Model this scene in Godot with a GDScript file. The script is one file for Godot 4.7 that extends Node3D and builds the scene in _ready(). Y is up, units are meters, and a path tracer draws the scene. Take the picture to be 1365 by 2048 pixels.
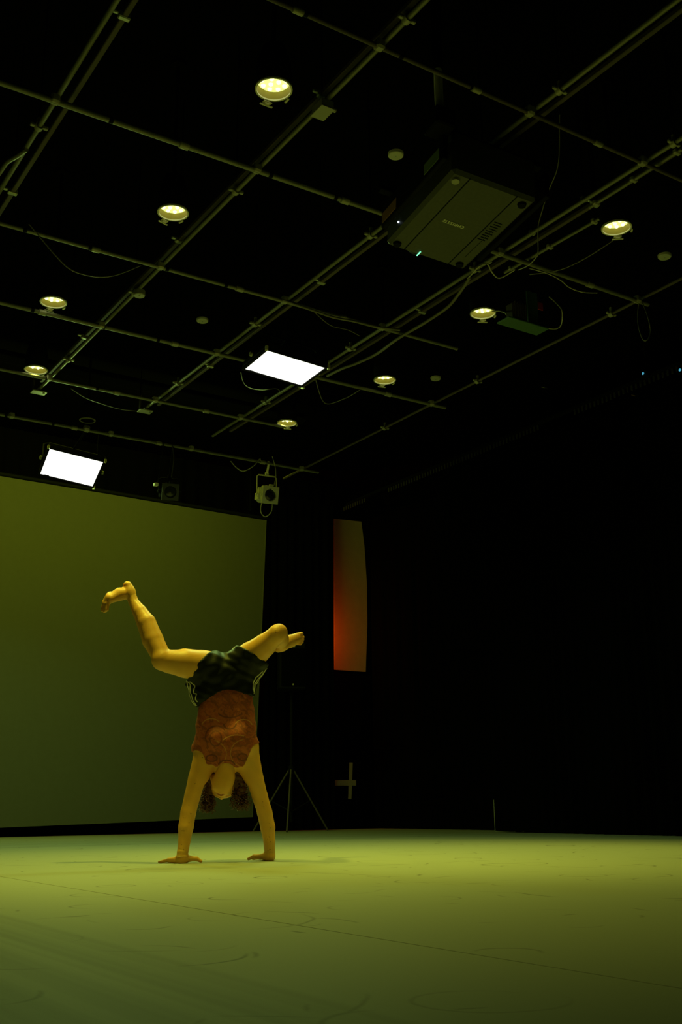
extends Node3D
# A black-box studio: a dancer in a handstand on pale vinyl under a pipe grid with round house lamps and two LED panels.
# x runs along the far wall, -z goes away from the camera, y is up, metres.

const LAMP_ENERGY := 4.1
const PANEL_ENERGY := 3.3
const LAMP_TINT := Color(0.98, 1.0, 0.08)
const PANEL_TINT := Color(0.6, 1.0, 0.22)
const GRID_Y := 3.9
const CROSS_Y := 3.86

var M := {}
var rng := RandomNumberGenerator.new()


# ------------------------------------------------------------------ mesh building
class Sh:
	var v := PackedVector3Array()
	var n := PackedVector3Array()
	var uv := PackedVector2Array()
	var uv2 := PackedVector2Array()
	var col := PackedColorArray()
	var ix := PackedInt32Array()

	func vert(p: Vector3, nn: Vector3, t := Vector2.ZERO) -> int:
		v.append(p); n.append(nn); uv.append(t)
		return v.size() - 1

	func face(a: int, b: int, c: int) -> void:
		var g := (v[b] - v[a]).cross(v[c] - v[a])
		if g.dot(n[a] + n[b] + n[c]) > 0.0:
			ix.append_array([a, c, b])
		else:
			ix.append_array([a, b, c])

	func quad(a: Vector3, b: Vector3, c: Vector3, d: Vector3, nn: Vector3) -> void:
		var i := vert(a, nn, Vector2(0, 0)); vert(b, nn, Vector2(1, 0)); vert(c, nn, Vector2(1, 1)); vert(d, nn, Vector2(0, 1))
		face(i, i + 1, i + 2); face(i, i + 2, i + 3)

	func tri(a: Vector3, b: Vector3, c: Vector3, nn: Vector3) -> void:
		var i := vert(a, nn); vert(b, nn); vert(c, nn)
		face(i, i + 1, i + 2)

	# a box with chamfered edges
	func box(at: Vector3, size: Vector3, bevel := 0.004, turn := Basis.IDENTITY) -> Sh:
		var h := size * 0.5
		var e := minf(bevel, minf(h.x, minf(h.y, h.z)) * 0.6)
		var P := func(s: Vector3, k: int) -> Vector3:
			var q := h - Vector3(e, e, e)
			q[k] = h[k]
			return at + turn * (q * s)
		for k in 3:
			for sg in [-1.0, 1.0]:
				var o := [(k + 1) % 3, (k + 2) % 3]
				var c := []
				for w in [[-1.0, -1.0], [1.0, -1.0], [1.0, 1.0], [-1.0, 1.0]]:
					var s := Vector3.ZERO
					s[k] = sg; s[o[0]] = w[0]; s[o[1]] = w[1]
					c.append(P.call(s, k))
				var nn := Vector3.ZERO
				nn[k] = sg
				quad(c[0], c[1], c[2], c[3], turn * nn)
		for k in 3:
			var i: int = (k + 1) % 3
			var j: int = (k + 2) % 3
			for si in [-1.0, 1.0]:
				for sj in [-1.0, 1.0]:
					var s1 := Vector3.ZERO
					s1[i] = si; s1[j] = sj; s1[k] = -1.0
					var s2 := s1
					s2[k] = 1.0
					var nn := Vector3.ZERO
					nn[i] = si; nn[j] = sj
					quad(P.call(s1, i), P.call(s2, i), P.call(s2, j), P.call(s1, j), (turn * nn).normalized())
		for sx in [-1.0, 1.0]:
			for sy in [-1.0, 1.0]:
				for sz in [-1.0, 1.0]:
					var s := Vector3(sx, sy, sz)
					tri(P.call(s, 0), P.call(s, 1), P.call(s, 2), (turn * s).normalized())
		return self

	# a tube along points, with a radius (or one for each point)
	func tube(pts: Array, r: float, seg := 8, radii := []) -> Sh:
		var m := pts.size()
		var up := Vector3.UP
		var first := v.size()
		var side := Vector3.ZERO
		for i in m:
			var d: Vector3 = (pts[mini(i + 1, m - 1)] - pts[maxi(i - 1, 0)]).normalized()
			if i == 0:
				side = d.cross(up if absf(d.y) < 0.9 else Vector3.RIGHT).normalized()
			else:
				side = (side - d * side.dot(d)).normalized()
			var w := d.cross(side)
			var rr: float = radii[i] if radii else r
			for k in seg:
				var a := TAU * k / seg
				var nn := side * cos(a) + w * sin(a)
				vert(pts[i] + nn * rr, nn, Vector2(float(k) / seg, i))
		for i in m - 1:
			for k in seg:
				var a := first + i * seg + k
				var b := first + i * seg + (k + 1) % seg
				face(a, b, b + seg); face(a, b + seg, a + seg)
		for e in [0, m - 1]:
			var d: Vector3 = (pts[0] - pts[1] if e == 0 else pts[m - 1] - pts[m - 2]).normalized()
			var c := vert(pts[e], d)
			var ring := []
			for k in seg:
				ring.append(vert(v[first + e * seg + k], d))
			for k in seg:
				face(c, ring[k], ring[(k + 1) % seg])
		return self

	# profile points (radius, height) turned about the y axis of «place»
	func lathe(profile: Array, seg := 32, place := Transform3D.IDENTITY, inside := false) -> Sh:
		for i in profile.size() - 1:
			var a: Vector2 = profile[i]
			var b: Vector2 = profile[i + 1]
			var d := (b - a).normalized()
			var pn := Vector2(d.y, -d.x) * (-1.0 if inside else 1.0)
			var first := v.size()
			for k in seg:
				var t := TAU * k / seg
				var c := Vector3(cos(t), 0, sin(t))
				var nn := (place.basis * (c * pn.x + Vector3.UP * pn.y)).normalized()
				vert(place * (c * a.x + Vector3.UP * a.y), nn, Vector2(float(k) / seg, 0))
				vert(place * (c * b.x + Vector3.UP * b.y), nn, Vector2(float(k) / seg, 1))
			for k in seg:
				var p := first + k * 2
				var q := first + ((k + 1) % seg) * 2
				if b.x > 1e-5:
					face(p, p + 1, q + 1)
				if a.x > 1e-5:
					face(p, q + 1, q)
		return self

	# a flat outline (in the xy plane of «place») pushed through a thickness along z
	func prism(outline: PackedVector2Array, thick: float, place := Transform3D.IDENTITY) -> Sh:
		var tris := Geometry2D.triangulate_polygon(outline)
		for s in [-1.0, 1.0]:
			var first := v.size()
			for q in outline:
				vert(place * Vector3(q.x, q.y, s * thick * 0.5), (place.basis * Vector3(0, 0, s)).normalized(), q)
			for k in range(0, tris.size(), 3):
				face(first + tris[k], first + tris[k + 1], first + tris[k + 2])
		var sgn := 1.0 if Geometry2D.is_polygon_clockwise(outline) else -1.0
		for k in outline.size():
			var a := outline[k]
			var b := outline[(k + 1) % outline.size()]
			var e := (b - a).normalized()
			var nn := (place.basis * Vector3(-e.y * sgn, e.x * sgn, 0)).normalized()
			quad(place * Vector3(a.x, a.y, -thick * 0.5), place * Vector3(b.x, b.y, -thick * 0.5), place * Vector3(b.x, b.y, thick * 0.5), place * Vector3(a.x, a.y, thick * 0.5), nn)
		return self

	func ball(at: Vector3, r: Vector3, rings := 8, seg := 12) -> Sh:
		var first := v.size()
		for i in rings + 1:
			var th := PI * i / rings
			for k in seg:
				var a := TAU * k / seg
				var d := Vector3(sin(th) * cos(a), cos(th), sin(th) * sin(a))
				vert(at + d * r, (d / r).normalized())
		for i in rings:
			for k in seg:
				var a := first + i * seg + k
				var b := first + i * seg + (k + 1) % seg
				face(a, b, b + seg); face(a, b + seg, a + seg)
		return self

	func add(other: Sh) -> Sh:
		var o := v.size()
		v.append_array(other.v); n.append_array(other.n); uv.append_array(other.uv); col.append_array(other.col)
		for i in other.ix:
			ix.append(i + o)
		return self

	func mesh() -> ArrayMesh:
		var a := []
		a.resize(Mesh.ARRAY_MAX)
		a[Mesh.ARRAY_VERTEX] = v; a[Mesh.ARRAY_NORMAL] = n; a[Mesh.ARRAY_TEX_UV] = uv; a[Mesh.ARRAY_INDEX] = ix
		if uv2.size() == v.size():
			a[Mesh.ARRAY_TEX_UV2] = uv2
		if col.size() == v.size():
			a[Mesh.ARRAY_COLOR] = col
		var m := ArrayMesh.new()
		m.add_surface_from_arrays(Mesh.PRIMITIVE_TRIANGLES, a)
		return m


# a smooth body field: tapered bones joined softly, with cuts
class Field:
	var bones := []   # [a, b, ra, rb, k, squash axis, squash]
	var cutters := []   # the same, taken away
	var planes := []   # [point, outward normal]: keeps the inner side
	var grow := 0.0
	var folds := []   # [direction, wavelength, depth, phase]

	func bone(a: Vector3, b: Vector3, ra: float, rb: float, k := 0.02, axis := Vector3.ZERO, sq := 1.0) -> void:
		bones.append([a, b, ra, rb, k, axis, sq])

	func cut(a: Vector3, b: Vector3, ra: float, rb: float, axis := Vector3.ZERO, sq := 1.0) -> void:
		cutters.append([a, b, ra, rb, 0.0, axis, sq])

	func dist(p: Vector3, o: Array) -> float:
		var a: Vector3 = o[0]
		var ab: Vector3 = o[1] - a
		var q := p - a
		if o[6] != 1.0:
			var ax: Vector3 = o[5]
			q += ax * (q.dot(ax) * (o[6] - 1.0))
			ab += ax * (ab.dot(ax) * (o[6] - 1.0))
		var h := clampf(q.dot(ab) / maxf(ab.length_squared(), 1e-9), 0.0, 1.0)
		return (q - ab * h).length() - lerpf(o[2], o[3], h)

	func finish(p: Vector3, d: float) -> float:
		d -= grow
		for f in folds:
			d -= f[2] * (1.0 + sin(p.dot(f[0]) / f[1] * TAU + f[3] + 1.7 * sin(p.x * 17.0 + p.y * 23.0)))
		for o in cutters:
			d = maxf(d, -dist(p, o))
		for o in planes:
			var w: float = (p - o[0]).dot(o[1])
			if o.size() > 2:
				var w2: float = (p - o[2]).dot(o[3])
				var hh := maxf(0.05 - absf(w - w2), 0.0) / 0.05
				w = minf(w, w2) - hh * hh * 0.0125
			d = maxf(d, w)
		return d

	func value(p: Vector3) -> float:
		var g := 1e3
		for o in bones:
			var d := dist(p, o)
			var h: float = maxf(o[4] - absf(d - g), 0.0) / o[4]
			g = minf(d, g) - h * h * o[4] * 0.25
		return finish(p, g)

	func slope(p: Vector3) -> Vector3:
		var e := 0.003
		return Vector3(value(p + Vector3(e, 0, 0)) - value(p - Vector3(e, 0, 0)), value(p + Vector3(0, e, 0)) - value(p - Vector3(0, e, 0)), value(p + Vector3(0, 0, e)) - value(p - Vector3(0, 0, e))).normalized()

	func to_skin(p: Vector3) -> Vector3:
		for i in 6:
			p -= slope(p) * clampf(value(p), -0.03, 0.03) * 0.9
		return p

	# surface nets over a grid that hugs the bones
	func skin(cell: float, tint: Callable) -> Sh:
		var lo := Vector3(1e9, 1e9, 1e9)
		var hi := -lo
		for o in bones:
			var r := Vector3.ONE * (maxf(o[2], o[3]) + grow + 3.0 * cell + 0.01) / minf(1.0, o[6])
			lo = lo.min(o[0].min(o[1]) - r)
			hi = hi.max(o[0].max(o[1]) + r)
		var nx := int((hi.x - lo.x) / cell) + 2
		var ny := int((hi.y - lo.y) / cell) + 2
		var nz := int((hi.z - lo.z) / cell) + 2
		var g := PackedFloat32Array()
		g.resize(nx * ny * nz)
		g.fill(1e3)
		for o in bones:
			var k: float = o[4]
			var m: float = grow + k + 2.5 * cell + 0.008
			var r := Vector3.ONE * ((maxf(o[2], o[3]) + m) / minf(1.0, o[6]))
			var a: Vector3 = ((o[0].min(o[1]) - r - lo) / cell).floor().clamp(Vector3.ZERO, Vector3(nx - 1, ny - 1, nz - 1))
			var b: Vector3 = ((o[0].max(o[1]) + r - lo) / cell).ceil().clamp(Vector3.ZERO, Vector3(nx - 1, ny - 1, nz - 1))
			for y in range(int(a.y), int(b.y) + 1):
				for z in range(int(a.z), int(b.z) + 1):
					var row := nx * (z + nz * y)
					for x in range(int(a.x), int(b.x) + 1):
						var d := dist(lo + Vector3(x, y, z) * cell, o)
						if d < m:
							var was := g[row + x]
							var h := maxf(k - absf(d - was), 0.0) / k
							g[row + x] = minf(d, was) - h * h * k * 0.25
		var sxy := nx * nz
		var reach := 2.2 * cell
		var near := PackedInt32Array()
		for i in g.size():
			if g[i] < 900.0:
				var y := i / sxy
				var z := (i / nx) % nz
				var x := i % nx
				g[i] = finish(lo + Vector3(x, y, z) * cell, g[i])
				if absf(g[i]) < reach and x < nx - 1 and z < nz - 1 and y < ny - 1:
					near.append(i)
		var id := PackedInt32Array()
		id.resize(g.size())
		id.fill(-1)
		var out := Sh.new()
		var corner := [0, 1, nx, nx + 1, sxy, sxy + 1, sxy + nx, sxy + nx + 1]
		var at := [Vector3(0, 0, 0), Vector3(1, 0, 0), Vector3(0, 0, 1), Vector3(1, 0, 1), Vector3(0, 1, 0), Vector3(1, 1, 0), Vector3(0, 1, 1), Vector3(1, 1, 1)]
		var edges := [[0, 1], [2, 3], [4, 5], [6, 7], [0, 2], [1, 3], [4, 6], [5, 7], [0, 4], [1, 5], [2, 6], [3, 7]]
		var cells := PackedInt32Array()
		for i in near:
			var s := 0
			for c in 8:
				if g[i + corner[c]] < 0.0:
					s += 1
			if s == 0 or s == 8:
				continue
			var sum := Vector3.ZERO
			var cnt := 0
			for e in edges:
				var p := g[i + corner[e[0]]]
				var q := g[i + corner[e[1]]]
				if (p < 0.0) != (q < 0.0):
					sum += at[e[0]].lerp(at[e[1]], p / (p - q))
					cnt += 1
			var here := lo + (Vector3(i % nx, i / sxy, (i / nx) % nz) + sum / cnt) * cell
			id[i] = out.vert(here, Vector3.ZERO, Vector2(here.x, here.y))
			out.col.append(tint.call(here))
			cells.append(i)
		# around each crossed edge, the four cells that share it
		var axes := [[1, nx, sxy, Vector3.RIGHT], [nx, 1, sxy, Vector3.BACK], [sxy, 1, nx, Vector3.UP]]
		for i in cells:
			for ax in axes:
				var p := g[i]
				var q := g[i + ax[0]]
				if (p < 0.0) == (q < 0.0):
					continue
				var c0 := id[i]
				var c1 := id[i - ax[1]]
				var c2 := id[i - ax[1] - ax[2]]
				var c3 := id[i - ax[2]]
				if c1 < 0 or c2 < 0 or c3 < 0:
					continue
				var dir: Vector3 = ax[3] * (1.0 if p < 0.0 else -1.0)
				for t in [[c0, c1, c2], [c0, c2, c3]]:
					var w := (out.v[t[1]] - out.v[t[0]]).cross(out.v[t[2]] - out.v[t[0]])
					if w.dot(dir) < 0.0:
						out.ix.append_array([t[0], t[1], t[2]])
						w = -w
					else:
						out.ix.append_array([t[0], t[2], t[1]])
					for u in t:
						out.n[u] += w
		for i in out.n.size():
			out.n[i] = out.n[i].normalized()
		return out


# ------------------------------------------------------------------ scene helpers
func put(called: String, sh: Sh, mat: Material, parent: Node = self) -> MeshInstance3D:
	return place_mesh(called, sh.mesh(), mat, parent)

func place_mesh(called: String, m: Mesh, mat: Material, parent: Node = self) -> MeshInstance3D:
	var o := MeshInstance3D.new()
	o.mesh = m
	o.material_override = mat
	o.name = numbered(called, parent)
	parent.add_child(o, true)
	return o

func numbered(called: String, parent: Node) -> String:
	if not parent.has_node(NodePath(called)):
		return called
	var k := 1
	while parent.has_node(NodePath("%s_%03d" % [called, k])):
		k += 1
	return "%s_%03d" % [called, k]

func tag(o: Node, label: String, category: String, group := "") -> Node:
	o.set_meta("label", label)
	o.set_meta("category", category)
	if group:
		o.set_meta("group", group)
	return o

func thing(called: String, label: String, category: String, at := Vector3.ZERO, group := "", turn := Basis.IDENTITY) -> Node3D:
	var o := Node3D.new()
	o.name = numbered(called, self)
	add_child(o, true)
	o.transform = Transform3D(turn, at)
	tag(o, label, category, group)
	return o

func copy_of(o: Node3D, called: String, label: String, at: Vector3) -> Node3D:
	var c: Node3D = o.duplicate()
	c.name = numbered(called, self)
	add_child(c, true)
	c.position = at
	c.set_meta("label", label)
	return c

func struct(called: String, sh: Sh, mat: Material) -> MeshInstance3D:
	var o := put(called, sh, mat)
	o.set_meta("kind", "structure")
	return o

func curve(pts: Array, step := 6) -> Array:
	var out := []
	for i in pts.size() - 1:
		var p0: Vector3 = pts[maxi(i - 1, 0)]
		var p1: Vector3 = pts[i]
		var p2: Vector3 = pts[i + 1]
		var p3: Vector3 = pts[mini(i + 2, pts.size() - 1)]
		for k in step:
			out.append(p1.cubic_interpolate(p2, p0, p3, float(k) / step))
	out.append(pts[-1])
	return out

func cable(called: String, pts: Array, r: float, mat: Material, label: String, category := "cable") -> void:
	tag(put(called, Sh.new().tube(curve(pts), r, 6), mat), label, category)

func basis_of(x: Vector3, y: Vector3) -> Basis:
	x = x.normalized()
	y = (y - x * y.dot(x)).normalized()
	return Basis(x, y, x.cross(y))

func mat(c: Color, rough := 0.7, metal := 0.0) -> StandardMaterial3D:
	var m := StandardMaterial3D.new()
	m.albedo_color = c.linear_to_srgb()
	m.roughness = rough
	m.metallic = metal
	return m

func glow(c: Color, times: float) -> StandardMaterial3D:
	var m := mat(Color(0.3, 0.3, 0.25), 0.4)
	m.emission_enabled = true
	m.emission = c.linear_to_srgb()
	m.emission_energy_multiplier = times
	return m

func grain(m: StandardMaterial3D, freq: float, lo: Color, hi: Color, size := 256) -> StandardMaterial3D:
	var f := FastNoiseLite.new()
	f.seed = 7
	f.frequency = freq
	var t := NoiseTexture2D.new()
	t.width = size; t.height = size; t.seamless = true
	t.noise = f
	var g := Gradient.new()
	g.set_color(0, lo.linear_to_srgb()); g.set_color(1, hi.linear_to_srgb())
	t.color_ramp = g
	m.albedo_color = Color.WHITE
	m.albedo_texture = t
	m.uv1_triplanar = true
	m.uv1_world_triplanar = true
	return m


func _ready() -> void:
	rng.seed = 11
	set_view()
	make_materials()
	build_room()
	build_person()
	build_pipes()
	build_lamps()
	build_panels()
	build_projector()
	build_fresnels()
	build_grid_details()
	build_right_side()
	build_back_corner()


func set_view() -> void:
	var cam := Camera3D.new()
	cam.name = "camera"
	cam.fov = 50.72
	cam.near = 0.05
	cam.far = 60.0
	cam.transform = Transform3D(Basis(Vector3(0.83998, -0.00891, 0.54255), Vector3(-0.13566, 0.96466, 0.22588), Vector3(-0.52539, -0.26334, 0.80909)).orthonormalized(), Vector3(0, 0.295, 0))
	add_child(cam)
	cam.make_current()
	var e := Environment.new()
	e.background_mode = Environment.BG_COLOR
	e.background_color = Color.BLACK
	e.tonemap_mode = Environment.TONE_MAPPER_LINEAR
	e.tonemap_exposure = 1.2
	e.sdfgi_enabled = true
	e.ssao_enabled = true
	e.ssil_enabled = true
	var w := WorldEnvironment.new()
	w.name = "surroundings"
	w.environment = e
	add_child(w)


func make_materials() -> void:
	M.black_paint = mat(Color(0.0025, 0.0027, 0.0025), 0.95)
	M.black_cloth = mat(Color(0.0025, 0.0025, 0.003), 1.0)
	M.black_metal = mat(Color(0.008, 0.0085, 0.008), 0.6)
	M.matt_rod = mat(Color(0.004, 0.004, 0.004), 0.9)
	for b in [M.black_paint, M.black_cloth, M.matt_rod]:
		b.metallic_specular = 0.03
	M.black_metal.metallic_specular = 0.15
	M.pipe = mat(Color(0.2, 0.21, 0.16), 0.5, 0.3)
	M.strut = mat(Color(0.09, 0.075, 0.06), 0.7)
	M.clamp = mat(Color(0.36, 0.37, 0.3), 0.5, 0.2)
	M.zinc = mat(Color(0.5, 0.56, 0.5), 0.35, 0.6)
	M.pale = mat(Color(0.6, 0.6, 0.5), 0.6)
	M.white_cable = mat(Color(0.5, 0.5, 0.42), 0.6)
	M.grey_cable = mat(Color(0.18, 0.18, 0.15), 0.6)
	M.black_cable = mat(Color(0.035, 0.035, 0.03), 0.6)
	M.fixture = mat(Color(0.75, 0.75, 0.68), 0.55)
	M.screen = grain(mat(Color.WHITE, 0.85), 0.02, Color(0.105, 0.108, 0.09), Color(0.113, 0.116, 0.1))
	M.screen.uv1_scale = Vector3(1.5, 1.5, 1.5)
	M.board = grain(mat(Color.WHITE, 0.8), 0.02, Color(0.36, 0.36, 0.35), Color(0.4, 0.4, 0.39))
	M.tape = mat(Color(0.5, 0.5, 0.46), 0.7)
	M.reflector = mat(Color(0.3, 0.25, 0.02), 0.6)
	M.rim = mat(Color(0.75, 0.75, 0.6), 0.4)
	M.lens_glow = glow(Color(0.74, 0.84, 0.24), 1.0)
	M.cell_glow = glow(Color(1.0, 1.0, 0.5), 1.5)
	M.panel_glow = glow(Color(1.0, 1.0, 0.9), 1.25)
	M.chassis = grain(mat(Color.WHITE, 0.6), 0.15, Color(0.06, 0.066, 0.05), Color(0.08, 0.086, 0.066))
	M.orange_label = mat(Color(0.4, 0.2, 0.05), 0.6)
	M.green_label = mat(Color(0.2, 0.3, 0.12), 0.6)
	M.green_plate = mat(Color(0.06, 0.14, 0.08), 0.5)
	M.red_paint = mat(Color(0.5, 0.03, 0.03), 0.5)
	M.glass = mat(Color(0.02, 0.022, 0.02), 0.08)
	M.hair = mat(Color(0.085, 0.022, 0.01), 0.5)
	M.nylon = mat(Color(0.006, 0.008, 0.007), 0.5)
	M.nylon.metallic_specular = 0.3
	M.stripe = mat(Color(0.62, 0.62, 0.56), 0.6)
	M.gold = mat(Color(0.9, 0.72, 0.42), 0.25, 1.0)
	M.eye = mat(Color(0.6, 0.58, 0.55), 0.2)
	M.skin = mat(Color.WHITE, 0.48)
	M.skin.vertex_color_use_as_albedo = true
	M.skin.subsurf_scatter_enabled = true
	M.skin.subsurf_scatter_strength = 0.12


# ------------------------------------------------------------------ the room
func scuff_picture() -> ImageTexture:
	# rubber marks and dust trails on the vinyl, 4.9 mm to the pixel over x -1..9, z -11..-1
	var w := 2048
	var im := Image.create(w, w, false, Image.FORMAT_RGB8)
	im.fill(Color(0.37, 0.378, 0.36).linear_to_srgb())
	var ink := Color(0.1, 0.1, 0.07).linear_to_srgb()
	for s in 1500:
		var p := Vector2(rng.randf(), rng.randf()) * w
		var a := rng.randf() * TAU
		var len := int(rng.randf_range(6, 55) * (1.0 if s % 9 else 2.5))
		var bend := rng.randf_range(-0.07, 0.07)
		var wide := 0.5 + rng.randf() * (0.6 if s % 7 else 1.5)
		var dark := rng.randf_range(0.12, 0.5) * (1.0 if s % 6 else 2.0)
		for k in len:
			p += Vector2(cos(a), sin(a))
			a += bend + rng.randf_range(-0.06, 0.06)
			var f := dark * sin(PI * (k + 0.5) / len)
			var r := int(ceil(wide))
			for dy in range(-r, r + 1):
				for dx in range(-r, r + 1):
					var q: Vector2i = Vector2i(int(p.x) + dx, int(p.y) + dy)
					if q.x < 0 or q.y < 0 or q.x >= w or q.y >= w:
						continue
					var far := Vector2(q.x - p.x + 0.5, q.y - p.y + 0.5).length() / (wide + 0.5)
					if far < 1.0:
						im.set_pixelv(q, im.get_pixelv(q).lerp(ink, f * (1.0 - far) * 1.1))
	return ImageTexture.create_from_image(im)


func build_room() -> void:
	var shell := [
		["floor", Vector3(3.2, -0.11, -5.5), Vector3(13, 0.2, 16)], ["ceiling", Vector3(3.2, 5.1, -5.5), Vector3(13, 0.2, 16)],
		["wall_back", Vector3(3.2, 2.5, -13.35), Vector3(13, 5.2, 0.2)], ["wall_front", Vector3(3.2, 2.5, 2.4), Vector3(13, 5.2, 0.2)],
		["wall_left", Vector3(-3.2, 2.5, -5.5), Vector3(0.2, 5.2, 16)], ["wall_right", Vector3(9.5, 2.5, -5.5), Vector3(0.2, 5.2, 16)]]
	for s in shell:
		struct(s[0], Sh.new().box(s[1], s[2], 0.01), M.black_paint)
	# vinyl dance floor: sheets laid side by side, a seam between
	var vinyl := StandardMaterial3D.new()
	vinyl.albedo_texture = scuff_picture()
	vinyl.texture_repeat = false
	vinyl.roughness = 0.62
	vinyl.metallic_specular = 0.35
	var dust := FastNoiseLite.new()
	dust.seed = 3
	dust.frequency = 0.045
	dust.fractal_octaves = 4
	var dt := NoiseTexture2D.new()
	dt.width = 512; dt.height = 512; dt.seamless = true
	dt.noise = dust
	var ramp := Gradient.new()
	ramp.set_color(0, Color(0.8, 0.8, 0.77)); ramp.set_color(1, Color(1, 1, 1))
	dt.color_ramp = ramp
	vinyl.detail_enabled = true
	vinyl.detail_albedo = dt
	vinyl.detail_blend_mode = BaseMaterial3D.BLEND_MODE_MUL
	vinyl.detail_uv_layer = BaseMaterial3D.DETAIL_UV_2
	vinyl.uv2_scale = Vector3(5, 5, 5)
	var ground := get_node("floor")
	var seams := [-2.9, 1.52, 9.3]
	for i in seams.size() - 1:
		var x0: float = seams[i] + 0.0015
		var x1: float = seams[i + 1] - 0.0015
		var s := Sh.new().box(Vector3((x0 + x1) * 0.5, -0.005, -5.45), Vector3(x1 - x0, 0.01, 14.9), 0.002)
		for k in s.v.size():
			s.uv[k] = Vector2((s.v[k].x + 1.0) / 10.0, (s.v[k].z + 11.0) / 10.0)
		s.uv2 = s.uv.duplicate()
		put("vinyl_sheet", s, vinyl, ground)
	# projection screen: a taut white cloth, hung a hand above the floor
	var sc := thing("projection_screen", "wide pale projection screen hung on the far wall behind the dancer", "screen", Vector3(3.5, 0, -12.6))
	var cloth := Sh.new()
	var left := -6.4
	var edge := [Vector2(3.45, 4.1), Vector2(3.42, 3.3), Vector2(3.39, 2.4), Vector2(3.345, 1.4), Vector2(3.29, 0.18)]
	var outline := PackedVector2Array([Vector2(left, -0.05), Vector2(left, 4.25)])
	for q in edge:
		outline.append(q)
	cloth.prism(outline, 0.012)
	put("screen_cloth", cloth, M.screen, sc)
	var hem := []
	for q in edge:
		hem.append(Vector3(q.x, q.y, 0.006))
	put("side_hem", Sh.new().tube(hem, 0.008, 8), M.screen, sc)
	put("top_batten", Sh.new().tube([Vector3(left, 4.28, 0), Vector3(3.46, 4.13, 0)], 0.025, 10), M.black_metal, sc)
	for x in [-5.0, -2.0, 1.0, 3.2]:
		put("hanging_wire", Sh.new().tube([Vector3(x, 4.2, 0), Vector3(x, 5.0, 0)], 0.003, 5), M.black_metal, sc)
	# black drapes
	drape("black_curtain", "long pleated black curtain along the right side of the floor", Vector3(8.5, 0, -9.86), Vector3(8.3, 0, 1.6), 4.48, 75, 0.05)
	drape("black_curtain", "black curtain in the far right corner, behind the gap", Vector3(8.98, 0, -13.0), Vector3(9.15, 0, -10.2), 4.5, 16, 0.04)
	drape("black_curtain", "narrow black leg curtain between the screen and the reddish board", Vector3(6.98, 0, -12.68), Vector3(8.085, 0, -12.68), 4.5, 8, 0.03)
	drape("black_curtain", "black border curtain hung over the top of the screen", Vector3(-2.9, 4.0, -12.95), Vector3(8.2, 4.0, -12.95), 4.9, 50, 0.03)
	drape("black_curtain", "low black masking cloth filling the gap under the screen", Vector3(-2.9, 0, -12.95), Vector3(6.9, 0, -12.95), 0.4, 40, 0.02)


func drape(called: String, label: String, a: Vector3, b: Vector3, top: float, folds: int, deep: float) -> void:
	var s := Sh.new()
	var along := (b - a).normalized()
	var out := along.cross(Vector3.UP)
	var count := folds * 8
	var rows := [a.y + 0.012, a.y + 0.2, lerpf(a.y, top, 0.5), top - 0.3, top]
	var ph := rng.randf() * 9.0
	var flat := []
	for k in count + 1:
		var t := float(k) / count
		var w := TAU * folds * t
		flat.append([a.lerp(b, t), sin(w + 0.6 * sin(t * 31.0 + ph)) * (0.7 + 0.3 * sin(t * 57.0 + ph))])
	for side in [-1.0, 1.0]:
		var first := s.v.size()
		for r in rows.size():
			var tight := 1.0 if r < 3 else (0.8 if r == 3 else 0.45)
			for k in count + 1:
				var base: Vector3 = flat[k][0]
				var q: Vector3 = Vector3(base.x, rows[r] + (0.004 * sin(k * 0.9) if r == 0 else 0.0), base.z) + out * (flat[k][1] * deep * tight + side * 0.003)
				s.vert(q, out * side, Vector2(k, r))
		for r in rows.size() - 1:
			for k in count:
				var p := first + r * (count + 1) + k
				s.face(p, p + 1, p + count + 2); s.face(p, p + count + 2, p + count + 1)
		for r in rows.size():
			for k in count + 1:
				var i := first + r * (count + 1) + k
				var d := s.v[first + r * (count + 1) + mini(k + 1, count)] - s.v[first + r * (count + 1) + maxi(k - 1, 0)]
				s.n[i] = d.cross(Vector3.UP).normalized() * side
	tag(put(called, s, M.black_cloth), label, "curtain")


# ------------------------------------------------------------------ the dancer
func skin_tint(p: Vector3) -> Color:
	var c := Color(0.8, 0.42, 0.09)
	var f := 0.96 + 0.05 * sin(p.x * 41.0 + p.y * 29.0) * sin(p.y * 37.0 + p.z * 43.0)
	return Color(c.r * f, c.g * f, c.b * f)


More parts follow.
